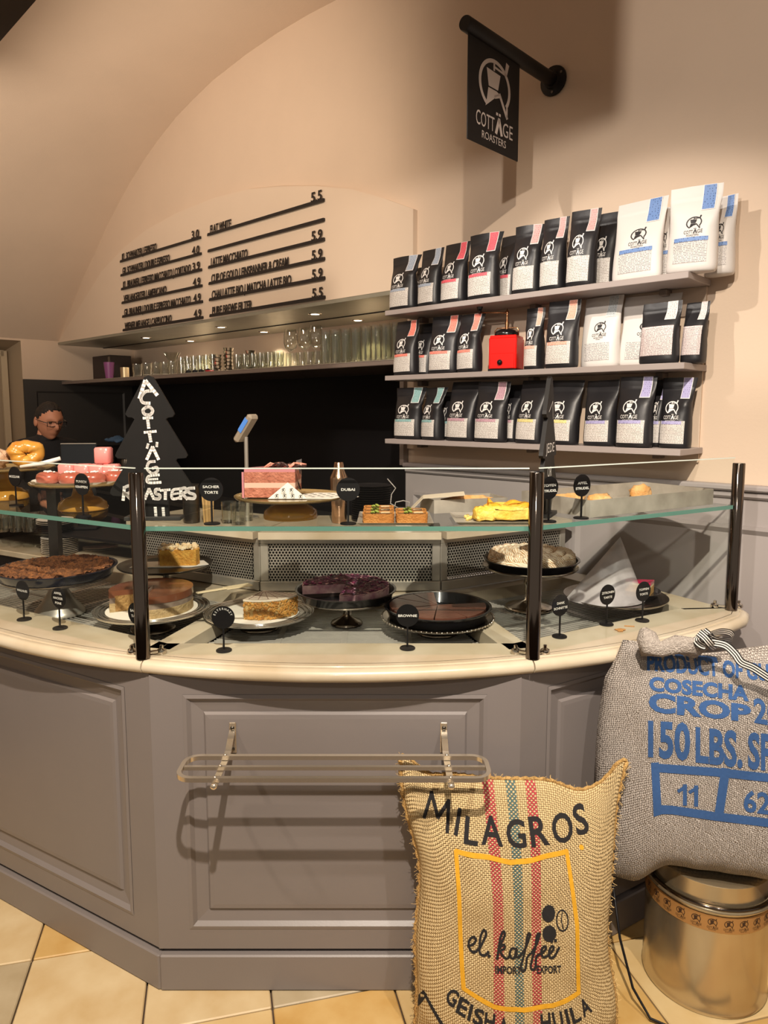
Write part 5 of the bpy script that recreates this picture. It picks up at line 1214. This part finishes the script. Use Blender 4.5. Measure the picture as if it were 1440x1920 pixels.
wt = thing('paper_tag', 'small white paper tag at the top right of the burlap sack', 'tag', aty(1134, 1486, 1.775)); MB().prism([(-.014, -.03), (.014, -.03), (.014, .012), (.006, .022), (-.006, .022), (-.014, .012)], -.0006, .0006, M=RX).build('tag', PAPER, wt)
# --- metal drum
DRM = mat('tin', '#d0bf9f', .24, metal=.85, var=.2, vscale=5); dc = Vector((.915, 1.872, 0)); dr_ = .166
dm_ = thing('metal_drum', 'shiny tin drum with a brown paper tape carrying mill emblems, under the grey sack', 'drum', dc); dm_.scale = (1, 1, .855)
MB().lathe([(dr_*.985, .001), (dr_*1.0, .006), (dr_*.985, .012), (dr_*.975, .03), (dr_*.985, .30), (dr_*.985, .345), (dr_*1.03, .350), (dr_*1.035, .358), (dr_*1.0, .364), (dr_*.95, .366), (dr_*.945, .40), (dr_*.945, .428), (dr_*.93, .430), (0, .430)], 56).build('body', DRM, dm_, angle=50)
MB().tube([(dr_*1.0*math.cos(2*PI*k/56), dr_*1.0*math.sin(2*PI*k/56), .366) for k in range(56)], .006, 8, True).build('ring', CHROMED, dm_, True)
tp = MB().lathe([(dr_*.992, .286), (dr_*.992, .340)], 56, cap=False).build('paper_tape', mat('kraft', '#a87a45', .55, var=.08, vscale=9), dm_, True)
a = P2()
for k in range(-8, 9): a.put(LOGO, k*.040, .318, .0115)
build_flat(a.map(lambda x, y: (dr_*.996*math.cos(-PI/2-.35+x/dr_), dr_*.996*math.sin(-PI/2-.35+x/dr_), y)), 'emblems', mat('brown_ink', '#3a2416', .6), tp)
# --- grey printed sack on the drum
GA = D(-13); GS = Vector((.945, 1.80, .372)); GH = .60; GW = .365
gs = thing('grey_sack', 'plump pale grey cloth sack with blue print standing on the tin drum', 'sack', GS, GA)
MG = Matrix.Translation(GS) @ Matrix.Rotation(GA, 4, 'Z'); MGI = MG.inverted()
def sst(x): x = max(0, min(1, x)); return x*x*(3-2*x)
def gz(u): return GH+.02*math.sin(u*4)-.05*max(0, abs(u)-.75)
def gwid(v): return GW*(.93+.07*math.sin(min(1, v*1.1)*PI)-.10*max(0, v-.82)/.18)
def gdep(u, v): return .135*max(0, 1-abs(u)**2.6)**.55*max(0, 1-abs(2*v-1)**5)**.55+.004
def gwr(u, v): return (.010*noise.noise(Vector((u*2.5+9, v*3, 2)))+.007*noise.noise(Vector((u*6, v*5, 8))))*(1-u**4)*(1-(2*v-1)**6)-.012*math.exp(-((v-.06)/.05)**2)*noise.noise(Vector((u*8, 1, 1)))
def GF(u, v, e=0): return Vector((u*gwid(v), -gdep(u, v)+gwr(u, v)-e+.02*v, .003+v*gz(u)-.075*max(0, 1-v*2.2)*sst((-u-.48)/.3)))
def GB(u, v): return Vector((u*gwid(v), (gdep(u, v)*.55 if abs(u) < 1 and 0 < v < 1 else -gdep(u, v))+.02*v, .003+v*gz(u)-.075*max(0, 1-v*2.2)*sst((-u-.48)/.3)))
GRC = cloth_mat('grey_cloth', '#cfc6be', '#a59b94', 150, (), 1.0, True); pillow('sack_body', GF, GB, 56, 56, GRC, gs)
GO = MGI @ Vector((0, 0, CAMZ))
def conv_g(px, py):
    d = MGI.to_3x3() @ ray(px, py); u, v = 0, .5
    for _ in range(7):
        q = GF(max(-1, min(1, u)), max(0, min(1, v))); k = (q.y-GO.y)/d.y; x = GO.x+d.x*k; z = GO.z+d.z*k
        v = max(.002, min(.998, (z-.003)/gz(max(-1, min(1, u))))); u = max(-.985, min(.985, x/gwid(v)))
    return u, v
def on_grey(a, name, m, e=.0016, cut=14):
    def f(px, py): u, v = conv_g(px, py); return GF(u, v, e)
    mb = a.map(f, cut); me = bpy.data.meshes.new(name); me.from_pydata([tuple(p) for p in mb.v], [], mb.f); me.validate(); return link(name, me, m, gs)
BLUEI = mat('blue_ink', '#34598f', .9, var=.15, vscale=150)
a = PX()
a.quad('PRODUCT OF GUAT', (1213, 1255), (1478, 1278), 28, 30, 1.6); a.quad('COSECHA', (1217, 1293), (1404, 1313), 25, 27, 1.6); a.quad('CROP', (1216, 1332), (1408, 1352), 35, 30, 2.2); a.quad('20', (1414, 1353), (1465, 1362), 46, 46, 1.8, -.05)
a.quad('150', (1215, 1416), (1294, 1423), 66, 68, 3.0); a.quad('LBS.', (1304, 1426), (1392, 1437), 64, 66, 3.0); a.quad('SPE', (1402, 1438), (1475, 1446), 66, 68, 3.0)
a.stroke([(1284, 1508), (1284, 1472)], 7.5); a.stroke([(1286, 1474), (1272, 1483)], 6); a.stroke([(1305, 1510), (1305, 1474)], 7.5); a.stroke([(1307, 1476), (1293, 1485)], 6); a.quad('62', (1394, 1520), (1444, 1526), 40, 40, 1.4)
fr = [(1228, 1439), (1340, 1447), (1480, 1462)]; fl = [(1233, 1514), (1340, 1530), (1480, 1547)]
a.stroke(fr, 16); a.stroke(fl, 16); a.stroke([(1228, 1433), (1233, 1520)], 15); a.stroke([(1360, 1444), (1347, 1532)], 17); a.stroke([(1480, 1460), (1480, 1550)], 15)
stuff(on_grey(a, 'blue_print', BLUEI))
# gathered top with a striped ribbon
kt = MB(); T0 = Vector((-.02, -.02, GH-.012))
ear = MB(); e2_ = [MGI @ aty(x, y, Y) for x, y, Y in ((1206, 1178, 1.80), (1211, 1194, 1.79), (1216, 1210, 1.78), (1240, 1216, 1.77), (1270, 1208, 1.765), (1300, 1210, 1.76), (1330, 1204, 1.755), (1350, 1212, 1.76))]
ear.tube(e2_, [.010, .024, .030, .020, .023, .026, .017, .010], 16)
ear.v = [tuple(Vector(p)+Vector((.2, .5, .8))*.016*noise.noise(Vector(p)*30)+Vector((.3, .6, .6))*.007*noise.noise(Vector(p)*75)) for p in ear.v]
ear.build('gathered_top', mat('grey_cloth_fold', '#c4bab1', .95, col2='#a0968e', vscale=170, bump=.9, bscale=260, spec=.15), gs, True)
rb = thing('striped_ribbon', 'black and white striped ribbon knotted on top of the grey sack', 'ribbon', MG @ Vector((0, -.03, GH)), GA); RBI = (Matrix.Translation(MG @ Vector((0, -.03, GH))) @ Matrix.Rotation(GA, 4, 'Z')).inverted()
blk = MB(); wht = MB()
def ribbon(pts, wdir, wd=.020):
    P = [RBI @ aty(x, y, Y) for x, y, Y in pts]; Q = []
    for i in range(len(P)-1):
        p0, p1, p2, p3 = P[max(i-1, 0)], P[i], P[i+1], P[min(i+2, len(P)-1)]
        for k in range(8):
            s_ = k/8; Q.append(.5*((2*p1)+(-p0+p2)*s_+(2*p0-5*p1+4*p2-p3)*s_*s_+(-p0+3*p1-3*p2+p3)*s_**3))
    Q.append(P[-1]); n = 7; w_ = Vector(wdir).normalized()
    for s_ in range(n):
        vs = []
        for i, q in enumerate(Q):
            d = (Q[min(i+1, len(Q)-1)]-Q[max(i-1, 0)]).normalized(); o = (w_-d*w_.dot(d)).normalized(); nn_ = d.cross(o)
            lift = .0006 if s_ % 2 else 0
            vs += [q+o*wd*(s_/n-.5)+nn_*lift, q+o*wd*((s_+1)/n-.5)+nn_*lift]
        (wht if s_ % 2 else blk).add(vs, [(i*2, i*2+1, i*2+3, i*2+2) for i in range(len(Q)-1)])
ribbon([(1318, 1182, 1.76), (1306, 1200, 1.74), (1322, 1212, 1.71), (1332, 1196, 1.72), (1318, 1182, 1.75)], (.8, 0, .6))
ribbon([(1310, 1186, 1.72), (1322, 1196, 1.70), (1334, 1210, 1.70), (1342, 1216, 1.73)], (.7, -.2, .7))
ribbon([(1330, 1190, 1.72), (1350, 1184, 1.75), (1370, 1187, 1.75), (1374, 1198, 1.72), (1350, 1202, 1.70), (1330, 1194, 1.71)], (.1, -.4, .9))
ribbon([(1334, 1204, 1.705), (1360, 1210, 1.69), (1378, 1226, 1.675), (1390, 1242, 1.665), (1412, 1252, 1.66), (1440, 1270, 1.655), (1470, 1290, 1.655)], (.3, .1, .95))
blk.build('ribbon_band', mat('ribbon_black', '#171617', .4), rb, True); wht.build('ribbon_stripes', mat('ribbon_white', '#e6e1db', .4), rb, True)
MB().blob(RBI @ aty(1326, 1198, 1.715), (.010, .008, .012), 12, 8).build('knot', mat('ribbon_black', '#171617', .4), rb, True)
cb = thing('cable', 'thin black cable curving over the tiles beside the drum', 'cable', (.70, 1.80, 0)); MB().tube([Vector((x-.70, y-1.80, z)) for x, y, z in ((.640, 1.86, .30), (.648, 1.80, .16), (.668, 1.745, .06), (.70, 1.70, .012), (.76, 1.672, .0045), (.84, 1.66, .0045), (.95, 1.63, .0045))], .0035, 8).build('sheath', BLACKP, cb, True)
# ================================================================ person behind the counter
pr_ = thing('person', 'person with short dark hair, black glasses and black sweater looking down behind the counter', 'person', (-2.20, 4.55, 0), D(52))
SKIN = mat('skin', '#c88a6c', .5, var=.08, vscale=14); HAIR = mat('dark_hair', '#1a1310', .6, bump=.6, bscale=160); SWEAT = mat('black_knit', '#141316', .85, bump=.3, bscale=150); TROU = mat('dark_trousers', '#17171a', .8)
def skin(name, J, E_, R_, m, parent, sub=2):
    me = bpy.data.meshes.new(name); me.from_pydata(J, E_, []); o = bpy.data.objects.new(name, me); C.objects.link(o); o.parent = parent
    me.materials.append(m); md = o.modifiers.new('skin', 'SKIN'); md.use_smooth_shade = True
    for i, r in enumerate(R_): me.skin_vertices[0].data[i].radius = (r, r) if not isinstance(r, tuple) else r; me.skin_vertices[0].data[i].use_root = (i == 0)
    s_ = o.modifiers.new('sub', 'SUBSURF'); s_.levels = s_.render_levels = sub; return o
# facing -y, slightly bent over the worktop, forearms forward
J = [(0, .03, .90), (0, .02, 1.06), (0, -.02, 1.22), (0, -.06, 1.36), (0, -.085, 1.425), (0, -.10, 1.47),
     (-.17, -.06, 1.355), (-.23, -.10, 1.16), (-.16, -.30, 1.05), (.17, -.06, 1.355), (.23, -.10, 1.16), (.16, -.30, 1.05)]
skin('sweater', J, [(0, 1), (1, 2), (2, 3), (3, 4), (4, 5), (3, 6), (6, 7), (7, 8), (3, 9), (9, 10), (10, 11)], [(.16, .12), (.155, .12), (.17, .12), (.15, .10), (.065, .065), (.056, .058), .075, .055, .042, .075, .055, .042], SWEAT, pr_)
J = [(0, .03, .93), (-.09, .03, .86), (-.10, .02, .48), (-.10, .05, .09), (-.11, -.10, .035), (.09, .03, .86), (.10, .02, .48), (.10, .05, .09), (.11, -.10, .035)]
skin('trousers', J, [(0, 1), (1, 2), (2, 3), (3, 4), (0, 5), (5, 6), (6, 7), (7, 8)], [.12, .10, .065, .045, .04, .10, .065, .045, .04], TROU, pr_)
for sx in (-1, 1):
    J = [(sx*.16, -.29, 1.052), (sx*.15, -.335, 1.04), (sx*.145, -.385, 1.03)]; E_ = [(0, 1), (1, 2)]; R_ = [.026, (.034, .018), (.038, .016)]
    for k, (dx, ln) in enumerate(((-.030, .065), (-.010, .080), (.010, .076), (.029, .058))):
        b0 = len(J); J += [(sx*.145+dx, -.405, 1.03), (sx*.145+dx*1.1, -.405-ln*.5, 1.022), (sx*.145+dx*1.1, -.405-ln, 1.002)]; E_ += [(2, b0), (b0, b0+1), (b0+1, b0+2)]; R_ += [.0105, .0092, .0075]
    b0 = len(J); J += [(sx*.145-sx*.036, -.355, 1.028), (sx*.145-sx*.058, -.385, 1.018), (sx*.145-sx*.066, -.415, 1.006)]; E_ += [(1, b0), (b0, b0+1), (b0+1, b0+2)]; R_ += [.012, .0105, .0085]
    skin('hand', J, E_, R_, SKIN, pr_, 1)
HM = Matrix.Translation((0, -.125, 1.535)) @ Matrix.Rotation(D(14), 4, 'X')
def headp(d):
    x, y, z = d.x*.077, d.y*.098, d.z*.118
    if z < 0: k = 1+z*1.7*(1 if y < 0 else 1.4); x *= max(.55, k*.98); y *= (max(.6, 1+z*1.2) if y > 0 else 1)
    if y < 0:                                       # face
        y *= .95; cx = x/.077
        y -= .030*math.exp(-(x/.012)**2-((z+.020)/.020)**2)+.012*math.exp(-(x/.010)**2-((z-.004)/.022)**2)      # nose
        y += .012*(math.exp(-((abs(x)-.032)/.016)**2-((z-.010)/.013)**2))                                        # eye sockets
        y -= .006*math.exp(-((z-.032)/.012)**2)*math.exp(-(x/.05)**2)                                            # brow
        y -= .008*math.exp(-(x/.026)**2-((z+.058)/.010)**2)+.012*math.exp(-(x/.028)**2-((z+.098)/.018)**2)      # lips, chin
        y += .005*math.exp(-(x/.026)**2-((z+.0585)/.0035)**2)
    return Vector((x, y, z))
vs = []; fs = []; nu, nv = 44, 34
for j in range(nv+1):
    th = PI*j/nv
    for i in range(nu):
        ph = 2*PI*i/nu; vs.append(HM @ headp(Vector((math.sin(th)*math.cos(ph), math.sin(th)*math.sin(ph), math.cos(th)))))
for j in range(nv):
    for i in range(nu): fs.append((j*nu+i, (j+1)*nu+i, (j+1)*nu+(i+1) % nu, j*nu+(i+1) % nu))
hb = MB().add(vs, fs)
for sx in (-1, 1): hb.blob((0, 0, 0), (.010, .020, .031), 12, 8, M=HM @ Matrix.Translation((sx*.077, .012, -.005)))
hb.tube([HM @ Vector((0, .015, -.07)), HM @ Vector((0, .03, -.13)), Vector((0, -.085, 1.42))], [.052, .054, .058], 16)
hd = hb.build('head', SKIN, pr_, True)
hair = MB(); vs = []; keep = {}
for j in range(nv+1):
    th = PI*j/nv
    for i in range(nu):
        ph = 2*PI*i/nu; d = Vector((math.sin(th)*math.cos(ph), math.sin(th)*math.sin(ph), math.cos(th))); q = headp(d); k = 1.05+.05*noise.noise(d*6)
        line = (.088-.25*abs(q.x) if q.y < -.045 else (.066-(q.y+.045)*1.25 if q.y < .022 else -.05))+.008*noise.noise(d*9)
        t_ = q.z > line-.004
        vs.append(HM @ (q*k if t_ else q*.93))
fs = [f for f in fs[:nu*nv]]
hair.add(vs, fs).build('hair', HAIR, hd, True)
for sx in (-1, 1): MB().blob((0, 0, 0), (.011, .008, .006), 10, 6, M=HM @ Matrix.Translation((sx*.031, -.078, .010))).build('eye', mat('eye', '#2a211d', .3), hd, True)
gl = MB()
for sx in (-1, 1):
    gl.tube([HM @ Vector((sx*.034+x, -.106+abs(x)*.25, .008+z)) for x, z in ((-.026, -.015), (.0, -.018), (.026, -.014), (.028, .012), (.0, .015), (-.028, .013))], .0028, 6, True)
    gl.tube([HM @ Vector((sx*.062, -.098, .014)), HM @ Vector((sx*.080, -.05, .014)), HM @ Vector((sx*.082, .01, .012))], .0026, 6)
gl.tube([HM @ Vector((-.010, -.108, .012)), HM @ Vector((0, -.112, .015)), HM @ Vector((.010, -.108, .012))], .0024, 6)
gl.build('glasses', mat('black_gloss', '#141213', .15), pr_, True)
# ================================================================ behind the counter
def G(px, py, Y): return aty(px, py, Y)
# work counter below the black back wall
wc = thing('back_counter', 'dark back counter along the black wall behind the display', 'counter', WP(3.5, -.40, 0), RW)
MB().box((0, .0, .44), (3.9, .44, .86)).build('carcass', BLACKP, wc); MB().box((0, 0, .885), (3.94, .48, .03), bev=.004).build('worktop', GREYD, wc)
lp = thing('till_screen', 'dark flat till screen with a pale top edge beside the person', 'screen', Vector((-1.545, 3.60, .9985)), D(8))
MB().box((0, .01, .008), (.16, .12, .014), bev=.003).box((0, .022, .165), (.05, .03, .31), bev=.003).build('stand', BLACKP, lp)
MB().box((0, -.005, .354), (.175, .02, .16), bev=.004).build('panel', mat('screen_back', '#1d2126', .35), lp); MB().box((0, -.005, .436), (.17, .022, .004)).build('edge', STEEL, lp)
cl = tag(MB().grid(lambda u, v: Vector((-.055+.11*u, -.03+.06*v, .022+.010*noise.noise(Vector((u*5, v*4, 3)))+.016*math.sin(u*PI)*math.sin(v*PI))), 18, 12).build('folded_cloth', mat('blue_cloth', '#5d7fa6', .9, var=.2, vscale=25), None, True), 'folded pale blue cloth left of the tree board', 'cloth')
TM_ = min(5.08, wall_tz(200, 780, -.36)[0]); cl.location = WP(wall_tz(218, 780, -.30)[0], -.30, 1.2830); cl.rotation_euler = (0, 0, RW); cl.scale = (2.0, 1.8, 1.9); md = cl.modifiers.new('thick', 'SOLIDIFY'); md.thickness = .012; md.offset = -1
eq = thing('espresso_machine', 'black espresso machine in the dark behind the tree board', 'coffee machine', WP(TM_, -.36, .9005), RW)
MB().box((0, .06, .22), (.85, .36, .32), bev=.02).build('body', BLACKM, eq); MB().box((0, -.14, .03), (.80, .14, .05), bev=.006).build('drip_tray', STEELD, eq)
for x in (-.24, .0, .24):
    g_ = MB().lathe([(.034, 0), (.036, .05), (.03, .07), (0, .07)], 20, (x, -.15, .22)).build('brew_group', STEELD, eq, angle=40); MB().tube([(x, -.16, .22), (x, -.29, .21)], .011, 10).build('portafilter', BLACKP, g_, True)
MB().tube([(.38, -.12, .36), (.40, -.21, .34), (.40, -.23, .19)], .006, 8).build('steam_wand', STEEL, eq, True)
# terminal on a stand
q = G(455, 812, 2.72); tm_ = thing('card_terminal', 'grey card terminal with a blue screen on a thin upright stand', 'terminal', Vector((q.x-.015, 2.86, 1.1665)), -.5)
MB().lathe([(.045, 0), (.045, .006), (.01, .010), (0, .010)], 20).tube([(0, 0, .006), (0, 0, q.z-1.166-.02)], .0085, 10).build('stand', STEEL, tm_, angle=40)
tl = Matrix.Translation((.01, -.012, q.z-1.166+.015)) @ Matrix.Rotation(D(38), 4, 'Y')
bd = MB().box((0, 0, 0), (.028, .055, .135), M=tl, bev=.009).build('body', mat('terminal_grey', '#a79a88', .45), tm_)
MB().box((-.0145, 0, .014), (.002, .042, .060), M=tl).box((0, -.028, .014), (.018, .002, .062), M=tl).build('screen', mat('lcd_blue', '#4f7fc4', .3, emit=.5), bd)
# black plate stack, shaker, charger
q = Vector((-.04, 2.80, 1.1665))
for k in range(16):
    o = thing('black_plate', 'black plate number in the tall stack behind the dubai marker', 'plate', q+Vector((-.01+.0008*math.sin(k*2.3), .0007*math.cos(k*3.1), k*.0089)), 0, 'stack of black plates')
    if k == 0: PLT = MB().lathe([(0, 0), (.048, 0), (.055, .002), (.078, .0068), (.079, .0082), (.070, .0062), (.05, .004), (0, .004)], 32).mesh('dish', angle=50)
    link('dish', PLT, mat('black_stoneware', '#222022', .3), o); o['label'] = 'black plate in the tall stack behind the dubai marker' if k < 15 else 'black plate on top of the tall stack behind the dubai marker'
sh = thing('cocktail_shaker', 'copper coloured steel shaker standing left of the black plate stack', 'shaker', Vector((-.175, 2.74, 1.1665))); MB().lathe([(.027, 0), (.029, .01), (.036, .17), (.034, .18), (.022, .205), (.018, .232), (.016, .236), (0, .236)], 28).build('cup', mat('warm_steel', '#cfa98a', .18, metal=1), sh, angle=40)
ch = thing('charger_box', 'small white charger box with a thin looping cable right of the plate stack', 'charger', Vector((.075, 2.74, 1.1665)), .1); MB().box((0, 0, .028), (.062, .05, .056), bev=.006).build('case', mat('white_plastic', '#ece6df', .4), ch); MB().tube([(-.02, 0, .058), (-.05, 0, .075), (-.045, .01, .11), (-.03, 0, .135), (-.06, .02, .17)], .0022, 6).build('cable', mat('cable_grey', '#a8a29c', .5), ch, True)
MB().tube([(.02, 0, .058), (.024, 0, .08), (0, 0, .086), (-.03, 0, .08), (-.034, 0, .06)], .002, 6).build('handle', mat('cable_grey', '#a8a29c', .5), ch, True)
# straws and tumblers left of the layer cake
q = Vector((-.665, 2.74, 1.1665)); js = thing('straw_jar', 'steel jar of paper straws right of the tree board', 'jar', q+Vector((-.085, 0, 0))); MB().lathe([(.030, 0), (.032, .02), (.032, .15), (.029, .15), (.029, .01), (0, .01)], 24).build('jar', STEELD, js, angle=40)
for k in range(12):
    a = 2*PI*k/12; s_ = tag(MB().tube([(0, 0, 0), (.006*math.cos(a), .006*math.sin(a), .13)], .0034, 6).build('paper_straw', mat('straw', '#c9a56c', .7)), 'beige paper straw standing in the bundle right of the tree board', 'straw', 'bundle of paper straws'); s_.location = q+Vector((-.02+.016*math.cos(a)*(1 if k % 2 else .5), .016*math.sin(a)*(1 if k % 2 else .5), .0005))
GL = thin_glass('drinking_glass', '#fbfcf9', boost=2.2)
TUMB = MB().lathe([(0, .003), (.024, .003), (.0255, .006), (.030, .085), (.0292, .085), (.0248, .010), (0, .010)], 20).mesh('tumbler', angle=40)
def glassware(name, label, cat, pos, me, grp, m=GL):
    o = link(name, me, m); tag(o, label, cat, grp); o.location = pos; return o
for k, (x, y) in enumerate(((-.60, 2.72), (-.545, 2.78), (-.555, 2.68))): glassware('tumbler', ['clear tumbler beside the straws', 'rear clear tumbler left of the layer cake', 'front clear tumbler left of the layer cake'][k], 'glass', (x, y, 1.1665), TUMB, 'tumblers on the service shelf')
# service counter at the far left with plates and glasses
sv_ = thing('service_counter', 'beige service counter with plates seen through the left glass pane', 'counter', FAC['l'] @ Vector((-1.10, 1.04, 0)), D(-30))
MB().box((0, .05, .43), (1.60, .44, .86)).build('carcass', BLACKP, sv_); MB().box((0, .05, .877), (1.62, .48, .03), bev=.004).build('worktop', STONE, sv_)
MB().box((-.14, .075, .990), (1.22, .37, .015), bev=.002).build('shelf', BLACKP, sv_)
for x in (-.72, .44): MB().box((x, .10, .9375), (.02, .24, .09)).build('support', BLACKP, sv_)
PLW = MB().lathe([(0, 0), (.055, 0), (.06, .002), (.086, .007), (.087, .0085), (.078, .0065), (.058, .0042), (0, .004)], 32).mesh('dish', angle=50); WPL = mat('white_china', '#ece5da', .25)
MSV = FAC['l'] @ Matrix.Translation((-1.10, 1.04, 0))
q = atz(113, 1036, .893)
for k in range(9):
    o = thing('white_plate', 'white plate in the stack behind the crumb tart' if k < 8 else 'white plate on top of the stack behind the crumb tart', 'plate', q+Vector((.0007*math.sin(k*2), 0, k*.0091)), 0, 'stack of white plates'); link('dish', PLW, WPL, o)
q = atz(180, 1030, .893)+Vector((.02, .01, 0))
for k in range(2):
    o = thing('white_plate', ['lower white plate right of the white plate stack', 'upper white plate right of the white plate stack'][k], 'plate', q+Vector((0, 0, k*.0091)), 0, 'pair of white plates'); link('dish', PLW, WPL, o)
q = atz(104, 996, .9985)
for k in range(7):
    o = thing('saucer', ('white saucer in the upper stack under the pink cakes' if k > 3 else 'black saucer at the bottom of the upper stack under the pink cakes') if k < 6 else 'white saucer on top of the upper stack under the pink cakes', 'saucer', q+Vector((0, 0, k*.0091)), 0, 'stack of saucers'); link('dish', PLW, WPL if k > 3 else mat('black_stoneware', '#222022', .3), o)
for k in range(6): 
    glassware('tumbler', 'clear tumbler on the dark shelf behind the far left stand', 'glass', atz(6+24*(k % 3)+9*(k//3), 998-7*(k//3), .9985), TUMB, 'tumblers on the far left shelf')
# ================================================================ glass shelf in the niche
gsf = thing('glass_shelf_board', 'long dark shelf board of glasses under the steel soffit', 'shelf', WP(3.5, -.33, 1.83), RW); MB().box((0, 0, .012), (4.08, .66, .024), bev=.003).build('board', mat('shelf_dark', '#7c6f68', .35), gsf); MB().box((0, -.325, .026), (4.08, .01, .004)).build('edge_strip', STEEL, gsf)
ZN = 1.8562
WINE = MB().lathe([(.034, 0), (.032, .003), (.006, .008), (.0035, .02), (.0035, .085), (.012, .096), (.034, .118), (.043, .150), (.041, .19), (.033, .228), (.032, .228), (.040, .19), (.042, .150), (.033, .120), (.0, .100)], 24).mesh('wine_glass', angle=50)
TALL = MB().lathe([(0, .004), (.026, .004), (.028, .012), (.033, .19), (.032, .19), (.026, .02), (0, .02)], 20).mesh('tall_glass', angle=40)
LOWG = MB().lathe([(0, .003), (.028, .003), (.031, .01), (.036, .10), (.035, .10), (.029, .014), (0, .014)], 18).mesh('low_glass', angle=40)
SMALL = MB().lathe([(0, .003), (.024, .003), (.026, .008), (.030, .125), (.029, .125), (.024, .012), (0, .012)], 16).mesh('small_glass', angle=40)
def on_niche(px, L):
    d = ray(px, 650); p0 = W0+N*L; k = (p0-Vector((0, 0, CAMZ))).dot(N)/d.dot(N); t = (Vector((0, 0, CAMZ))+d*k-W0).dot(U); return t
for k, (px, L) in enumerate(((545, -.10), (571, -.10), (592, -.07))): glassware('wine_glass', ['leftmost stemmed wine glass on the niche shelf', 'middle stemmed wine glass on the niche shelf', 'rightmost stemmed wine glass on the niche shelf'][k], 'wine glass', WP(on_niche(px, L), L, ZN), WINE, 'stemmed glasses in the niche')
k = 0
for L in (-.07, -.15, -.23, -.31):
    for px in range(610, 752, 19):
        x = px+(9 if k % 2 else 0); t = on_niche(x, L)
        if 1.56 < t: glassware('tall_glass', 'tall clear glass at the right end of the niche shelf', 'glass', WP(t, L, ZN), TALL, 'tall glasses in the niche')
    k += 1
for r, L in enumerate((-.06, -.14, -.22)):
    for px in range(446, 600, 15):
        x = px+(7 if r % 2 else 0); t = on_niche(x, L)
        if not (r <= 1 and x > 528): glassware('low_glass', 'low clear tumbler in the middle of the niche shelf', 'glass', WP(t, L, ZN), LOWG, 'low glasses in the niche')
for r, L in enumerate((-.10, -.19, -.28)):
    for px in range(340, 402, 12):
        x = px+(6 if r % 2 else 0); glassware('small_glass', 'narrow clear glass left of the steel cup tower in the niche', 'glass', WP(on_niche(x, L), L, ZN), SMALL, 'narrow glasses in the niche')
for k, (px, L) in enumerate(((256, -.06), (274, -.06), (292, -.07), (308, -.10), (322, -.09))): glassware('glass_mug', ['leftmost', 'second', 'third', 'fourth', 'fifth'][k]+' low glass jar from the left on the niche shelf', 'glass jar', WP(on_niche(px, L), L, ZN), LOWG, 'glass jars in the niche')
CUP = MB().lathe([(0, 0), (.028, 0), (.036, .022), (.037, .024), (.027, .004), (0, .004)], 20).mesh('cup', angle=40)
for px, L, n, lab in ((405, -.12, 5, 'steel cup in the nearer left tower of cups'), (428, -.20, 7, 'steel cup in the tall middle tower of cups'), (469, -.26, 6, 'steel cup in the right tower of cups')):
    t = on_niche(px, L)
    for k in range(n):
        o = link('steel_cup', CUP, SILVER); tag(o, lab, 'cup', 'towers of steel cups in the niche'); o.location = WP(t, L, ZN+k*.0245)
t = on_niche(322, -.16); cg = glassware('sundae_glass', 'fluted glass bowl standing on the jars at the left of the niche shelf', 'glass bowl', WP(t, -.16, ZN), MB().lathe([(.030, 0), (.008, .01), (.006, .09), (.02, .10), (.06, .175), (.059, .175), (.018, .104), (0, .10)], 24, wob=lambda a, z: 1+(.05*math.cos(a*12) if z > .1 else 0)).mesh('sundae_glass'), None)
t = on_niche(203, -.10); pc = tag(MB().lathe([(0, 0), (.030, 0), (.043, .14), (.041, .14), (.029, .004), (0, .004)], 28).build('plastic_tumbler', mat('purple_plastic', '#8e4f86', .4), None, angle=40), 'purple plastic tumbler at the left of the niche shelf', 'tumbler'); pc.location = WP(t, -.10, ZN)
t = on_niche(232, -.08); mg = thing('milk_mug', 'small steel mug with a handle beside the purple tumbler', 'mug', WP(t, -.08, ZN), RW); MB().lathe([(0, 0), (.033, 0), (.034, .085), (.032, .085), (.031, .004), (0, .004)], 24).build('body', mat('warm_tin', '#bba485', .35, metal=.8), mg, angle=40); MB().tube([(-.033, 0, .075), (-.062, 0, .072), (-.064, 0, .03), (-.034, 0, .012)], .004, 8).build('handle', CHROME, mg, True)
t = 5.40; bx = thing('speaker_box', 'dark box standing at the left end of the niche shelf', 'box', WP(t-.05, -.38, ZN), RW); MB().box((0, 0, .115), (.34, .20, .23), bev=.004).build('case', mat('box_brown', '#3a2f2c', .6), bx); MB().box((.155, -.102, .115), (.028, .004, .20)).build('trim_strip', mat('box_trim', '#7b6a5a', .5), bx)
for k, (px, L) in enumerate(((352, -.05), (364, -.05), (376, -.05), (388, -.05))): 
    o = tag(MB().lathe([(0, 0), (.018, 0), (.018, .02), (.006, .026), (0, .026)], 14).build('bottle_stopper', BLACKP), ['leftmost', 'second', 'third', 'rightmost'][k]+' of the small black lids before the narrow glasses', 'lid', 'black lids in the niche'); o.location = WP(on_niche(px, L), L, ZN)
o = tag(MB().lathe([(0, 0), (.022, 0), (.03, .010), (.028, .012), (0, .008)], 18).build('red_saucer', mat('red_plastic', '#b3242a', .4)), 'small red dish at the front edge of the niche shelf', 'dish'); o.location = WP(on_niche(388, -.02), -.035, ZN)
